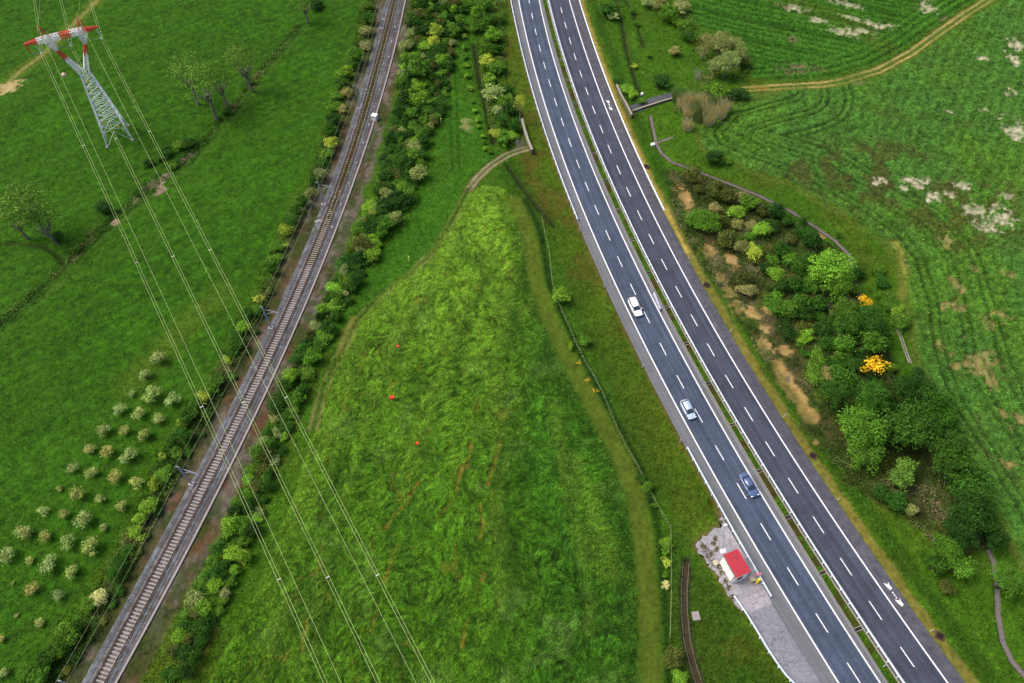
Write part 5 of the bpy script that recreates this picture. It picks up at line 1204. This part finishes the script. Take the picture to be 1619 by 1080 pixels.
# ---------------------------------------------------------------- hut and things around it
M_WALL = flat("hut_render", (.90, .88, .84), .85, .2, 0, .05); M_ROOF = flat("red_roofing", (.42, .04, .06), .75, .2, 0, .07, 6); M_WIN = flat("dark_window", (.03, .012, .015), .2, .5); M_FR = flat("window_frame", (.25, .05, .05), .6, .3)
M_CREAM = flat("cream_block", K(226, 214, 184, .6), .85, .2)
ZR = 3.3
rc = [G(1144, 877.5, ZR), G(1166.5, 867.5, ZR), G(1187, 903.5, ZR), G(1164.5, 914, ZR)]
cH = sum(rc) / 4; e = (rc[3] - rc[0] + rc[2] - rc[1]) / 2; Lh = float(np.linalg.norm(e)); an = math.atan2(e[1], e[0]); w_ = (rc[1] - rc[0] + rc[2] - rc[3]) / 2; Wh = float(abs(w_[0] * -math.sin(an) + w_[1] * math.cos(an)))
hut = empty("roadside_hut", (float(cH[0]), float(cH[1]), .026), an); tag(hut, "small white hut with a plain red roof beside the highway", "hut")
lw, ww = Lh - .22, Wh - .22
wl = MB()
for dx, dy, sx, sy in ((lw / 2 - .1, 0, .2, ww), (-lw / 2 + .1, 0, .2, ww), (0, ww / 2 - .1, lw - .4, .2), (0, -ww / 2 + .1, lw - .4, .2)): wl.box((dx, dy, 1.6), (sx, sy, 3.2))
wl.build("wall", M_WALL, hut)
rf = MB().box((0, 0, ZR - .07), (Lh, Wh, .14)).build("roof", M_ROOF, hut)
mb = MB()
for k in range(1, 8): mb.box((0, -Wh / 2 + Wh * k / 8, ZR + .012), (Lh * .99, .05, .03))
mb.build("roof_seam", flat("seam_red", (.26, .02, .03), .7, .2), rf)
MB().box((0, -Wh / 2 - .06, ZR - .12), (Lh, .12, .1)).box((Lh / 2 - .3, -Wh / 2 - .05, 1.6), (.09, .09, 3.1)).build("gutter", M_GALVD, rf); MB().bar((-Lh * .25, .2, ZR), (-Lh * .25, .2, ZR + .3), .1, 8).build("vent", M_GALVD, rf)
# the door is on the long side turned to the highway
SD = 1 if math.sin(an) > 0 else -1
wf = MB()
yw = -ww * .06
for dy, dz, sy, sz in ((0, .5, .8, .07), (0, -.5, .8, .07), (.38, 0, .07, .95), (-.38, 0, .07, .95), (0, 0, .05, .95)): wf.box((lw / 2 + .03, yw + dy, 1.55 + dz), (.08, sy, sz))
wo = wf.build("window", M_FR, hut); MB().box((lw / 2 + .012, yw, 1.55), (.03, .72, .95)).build("pane", M_WIN, wo)
wd = MB().box((.3, -ww / 2 * SD - .02 * SD, 1.05), (.9, .05, 2.0)).build("door", flat("grey_door", (.45, .45, .46), .5, .4), hut); MB().bar((.62, -ww / 2 * SD - .08 * SD, 1.05), (.62, -ww / 2 * SD - .02 * SD, 1.05), .03, 6).build("handle", M_GALVD, wd)
sg = -1 if math.cos(an) * 0 + 1 else 1
x_, y_ = g1(1188.5, 915.5, .5); cbx = empty("meter_box", (x_, y_, .026), an); tag(cbx, "low cream masonry meter box at the hut's lower right corner", "box")
MB().box((0, 0, .4), (.8, .7, .8)).build("housing", M_CREAM, cbx); MB().box((0, 0, .83), (.9, .8, .06)).build("lid", M_CREAM, cbx)
MB().box((.415, 0, .4), (.03, .5, .5)).build("door", M_GALVD, cbx)
# yellow hydrant post
M_YEL = flat("yellow_paint", (.80, .62, .02), .5, .4); x_, y_ = g1(1196.5, 921)
hy = empty("emergency_post", (x_, y_, .026), an); tag(hy, "yellow emergency post with an orange button beside the hut and guard rail", "emergency post")
MB().box((0, 0, .04), (.6, .55, .08)).build("base", M_DUCT, hy); MB().box((0, 0, .75), (.42, .36, 1.35), 0, .9).build("column", M_YEL, hy); MB().ball((0, 0, 1.45), .26, 10, 6, .7).build("cap", M_YEL, hy); MB().box((.2, 0, .95), (.06, .2, .2)).build("button_panel", M_REDP, hy)
x_, y_ = g1(1201, 908, 1.2); sgn = empty("rail_sign", (x_ - .2, y_, 0), .25); tag(sgn, "narrow pink-red sign plate on a thin post at the guard rail", "sign")
MB().bar((0, 0, 0), (0, 0, 1.15), .04, 6).build("post", M_GALVD, sgn); MB().box((.1, 0, 1.2), (.85, .28, .06)).build("plate", flat("pink_red", (.62, .12, .2), .5, .4), sgn)
# pale pipe and blocks on the apron
a = G(1143.2, 868, .1); b = G(1144.5, 822, .1); pp = empty("surface_pipe", (0, 0, 0)); tag(pp, "thin pale blue pipe lying across the concrete above the hut", "pipe")
MB().bar((*a, .09), (*b, .09), .055, 6).build("pipe", flat("pipe_blue", K(176, 190, 220, .6), .5, .4), pp)
for q, s in ((G(1143, 872), .85), (G(1146.5, 831), .55)): MB().box((*q, .14), (s, s * .7, .28), .3).build("concrete_block", M_WHITE, pp)
tag(MB().bar((*g1(1131, 890), .0), (*g1(1131, 890), .14), .45, 14).bar((*g1(1131, 890), .0), (*g1(1131, 890), .18), .30, 12).build("manhole", M_CREAM), "round manhole collar on the weedy concrete beside the hut", "manhole")
tag(MB().box((*g1(1100, 974.5), .12), (1.1, 1.3, .3), .1).build("inspection_cover", M_DUCT), "square pale inspection cover in the grass beside the open drain", "inspection cover")
wv = []; wf_ = []; wc = []; rw_ = random.Random(8)
spots = [(1114,868,5),(1119,880,5),(1127,890,5),(1133,868,3),(1128,859,3),(1124,874,4),(1136,896,4),(1141,905,4),(1147,918,4),(1152,929,4),(1110,862,3),(1147,893,2.5),(1158,944,3),(1139,826,3),(1131,852,3)]
for px, py, sp_ in spots:
    for k in range(70):
        x_, y_ = g1(px + rw_.gauss(0, sp_ * .6), py + rw_.gauss(0, sp_ * .7)); a = rw_.random() * 6.28; l = rw_.uniform(.12, .3); w = rw_.uniform(.03, .08); o = len(wv)
        wv += [(x_ - math.sin(a) * w, y_ + math.cos(a) * w, .025), (x_ + math.sin(a) * w, y_ - math.cos(a) * w, .025), (x_ + math.cos(a) * l, y_ + math.sin(a) * l, .03 + rw_.uniform(.03, .16))]
        wf_.append((o, o + 1, o + 2)); c_ = K(92, 104, 44) if rw_.random() < .6 else K(128, 110, 66); wc += [c_] * 3
tag(link("apron_weeds", np_mesh("apron_weeds", wv, wf_, np.array(wc), M_LEAF)), "weeds breaking through the old concrete beside the hut", "weeds", kind="stuff")
# ---------------------------------------------------------------- walls, channels
M_OLDC = flat("old_concrete", K(140, 132, 112), .9, .1, 0, .4, 2)
def wall(s, h, t, label, name="retaining_wall"):
    p = [tuple(q) for q in PG(s)]; root = empty(name, (0, 0, 0)); tag(root, label, "wall")
    loft(p, [(-t / 2, -.2), (t / 2, -.2), (t / 2, h), (-t / 2, h)], "wall_body", M_OLDC, root); loft(p, [(-t / 2 - .07, h), (t / 2 + .07, h), (t / 2 + .07, h + .12), (-t / 2 - .07, h + .12)], "coping", M_KERB, root)
wall("825,196 829,212 834,228 841,245", 1.5, .45, "old grey concrete underpass wall in the bank left of the highway")
wall("974,140 981,156 990,172 998,188", 1.2, .3, "thin pale concrete wall beside the guard rail right of the highway")
strip_pts = PG("998,174 1010,170 1030,162 1050,156 1070,151")
def ribbon(pts, w, z, name, mat, kind="structure"):
    return tag(loft([tuple(p) for p in pts], [(-w, z - .06), (w, z - .06), (w, z), (-w, z)], name, mat), kind=kind)
ribbon(strip_pts, 1.5, .10, "farm_road", M_SHR)
wall("1000,178 1020,171 1045,163 1062,158", .5, .25, "low pale parapet along the farm road by the reed bed", "parapet")
M_CHW = flat("channel_concrete", K(150, 142, 134), .9, .1, 0, .3, 2); M_CHF = flat("channel_floor", K(150, 142, 140), .8, .2, 0, .3, 2); M_WATER = new_mat("drain_water", .1, .5)[0]; M_WATER.node_tree.nodes["Principled BSDF"].inputs["Base Color"].default_value = (.02, .022, .018, 1)
def channel(pts, w, label, wat=False, depth=.28, mat=None, floor=None):
    root = empty("drainage_channel", (0, 0, 0)); tag(root, label, "drainage channel"); p = []
    for a, b in zip(pts[:-1], pts[1:]):
        n = max(1, int(math.dist(a, b) / 2)); p += [tuple(a + (b - a) * i / n) for i in range(n)]
    p.append(tuple(pts[-1])); mat = mat or M_CHW
    for s, nm in ((-1, "channel_wall"), (1, "channel_wall")):
        loft(p, [(s * w, -depth) if s > 0 else (-w - .09, -depth), (s * w + .09, -depth) if s > 0 else (-w, -depth), (s * w + .09, .03) if s > 0 else (-w, .03), (s * w, .03) if s > 0 else (-w - .09, .03)], nm, mat, root)
    loft(p, [(-w, -depth), (w, -depth), (w, -depth + .12), (-w, -depth + .12)], "channel_floor", floor or M_CHF, root)
channel(CHAN, .26, "long concrete drainage channel curving between the wooded bank and right field")
channel(CHAN2, .42, "short dark open drain in the grass below left of the hut", depth=.34, mat=M_OLDC, floor=flat("silt", K(84, 74, 52), .9, .1, 0, .5, 1.2))
channel(CHAN3, .28, "concrete drain leaving the wood at the lower right edge")
ribbon(PG("1040,226 1050,222 1064,217"), .3, .06, "side_drain", M_CHW)
gt = empty("gutter", (0, 0, 0)); tag(gt, "narrow pale gutter between the wood and right field", "gutter")
for o, w_g, zt_ in ((0, .26, .06), (-.24, .06, .14), (.24, .06, .14)): loft([tuple(q) for q in PG("1417,518 1424,532 1430,552 1439,575")], [(o - w_g, -.1), (o + w_g, -.1), (o + w_g, zt_), (o - w_g, zt_)], "gutter_side" if o else "gutter_bed", M_KERB if o else M_CHW, gt)
for i, (px, py, s, lb) in enumerate(((1032, 230, .9, "white concrete block at the head of the long drainage channel"), (1015, 150, .6, "pale concrete block where the ditch meets the farm road"), (538, 350, 0, ""))):
    if s: tag(MB().box((*g1(px, py), .25), (s, s * .8, .55), .4).build("concrete_block", M_WHITE), lb, "concrete block")
for i, (px, py, s) in enumerate(((607.5, 31, .7), (503, 350, .9), (424, 400, 0), (484, 367, 0))):
    if s: tag(MB().box((*g1(px, py), .08), (s * 1.5, s * .7, .2), .3).build("stone_slab", M_DUCT), f"pale slab on the brown ballast edge left of the rails, {'upper' if i == 0 else 'lower'} of two", "slab")
# ---------------------------------------------------------------- fence, stakes
M_POST = flat("fence_post", K(150, 160, 124), .8, .2)
fp = PG("856,345 862,375 868,400 873,450 882,480 895,510 910,545 925,575 940,600 955,630 965,655 975,680 990,710 1008,740 1020,765 1035,795 1048,818 1059,835 1060,870 1060,905 1060,940 1059,975 1058,1012")
fe = empty("wire_fence", (0, 0, 0)); tag(fe, "thin wire fence on pale posts along the highway bank", "fence")
pmesh = MB().box((0, 0, .6), (.07, .07, 1.2)).data("post", M_POST)
dist_ = 0
for a, b in zip(fp[:-1], fp[1:]):
    n = max(1, int(round(math.dist(a, b) / 3.0)))
    for i in range(n): q = a + (b - a) * i / n; link("post", pmesh, fe, (float(q[0]), float(q[1]), 0))
for h in (.45, .8, 1.15): MB().tube([(*q, h) for q in fp], .006, 3).build("wire", M_WIRE, fe)
M_FLAG = flat("red_cap", (.75, .04, .015), .6, .3); M_STK = flat("yellow_stake", (.70, .68, .22), .7, .2)
for i, (px, py, s, w) in enumerate(((629, 549, .8, "uppermost"), (620, 630, 1.25, "largest, middle"), (660, 702, .75, "lowest"))):
    x_, y_ = g1(px, py, .8); rt = empty("marker_stake", (x_, y_, .2)); tag(rt, f"pale stake with a red cap in the flattened crop, {w} of three", "stake", "red capped stakes in the crop")
    MB().bar((0, 0, -.1), (0, 0, .8), .07 * s, 6).build("stake", M_STK, rt); MB().box((0, 0, .9), (.62 * s, .50 * s, .38 * s), .2).build("cap", M_FLAG, rt)
for i, (px, py, w) in enumerate(((697.5, 193, "upper, near the middle track"), (647, 411, "lower, near the two-rut track"))):
    x_, y_ = g1(px, py + 3); rt = empty("marker_stake", (x_, y_, 0)); tag(rt, f"yellow-green marker stake in the mown grass, {w}", "stake", "yellow stakes in the grass")
    MB().bar((0, 0, -.1), (0, 0, 1.5), .09, 6).build("stake", M_STK, rt); MB().box((0, 0, 1.5), (.2, .2, .2)).build("cap", M_STK, rt)
for i, (px, py, w) in enumerate(((916, 575, "uppermost"), (929, 603, "middle"), (941, 620, "lowest"))):
    c = g1(px, py); r = random.Random(i); mb = MB()
    for k in range(26): mb.ball((r.gauss(0, .28), r.gauss(0, .2), r.uniform(.2, .4)), .07, 5, 3)
    o = mb.build("flower_patch", flat("orange_petals", (.66, .40, .03), .7, .2)); o.location = (*c, .1); tag(o, f"tiny orange flower patch by the wire fence, {w} of three", "flowers", "orange flowers by the fence")
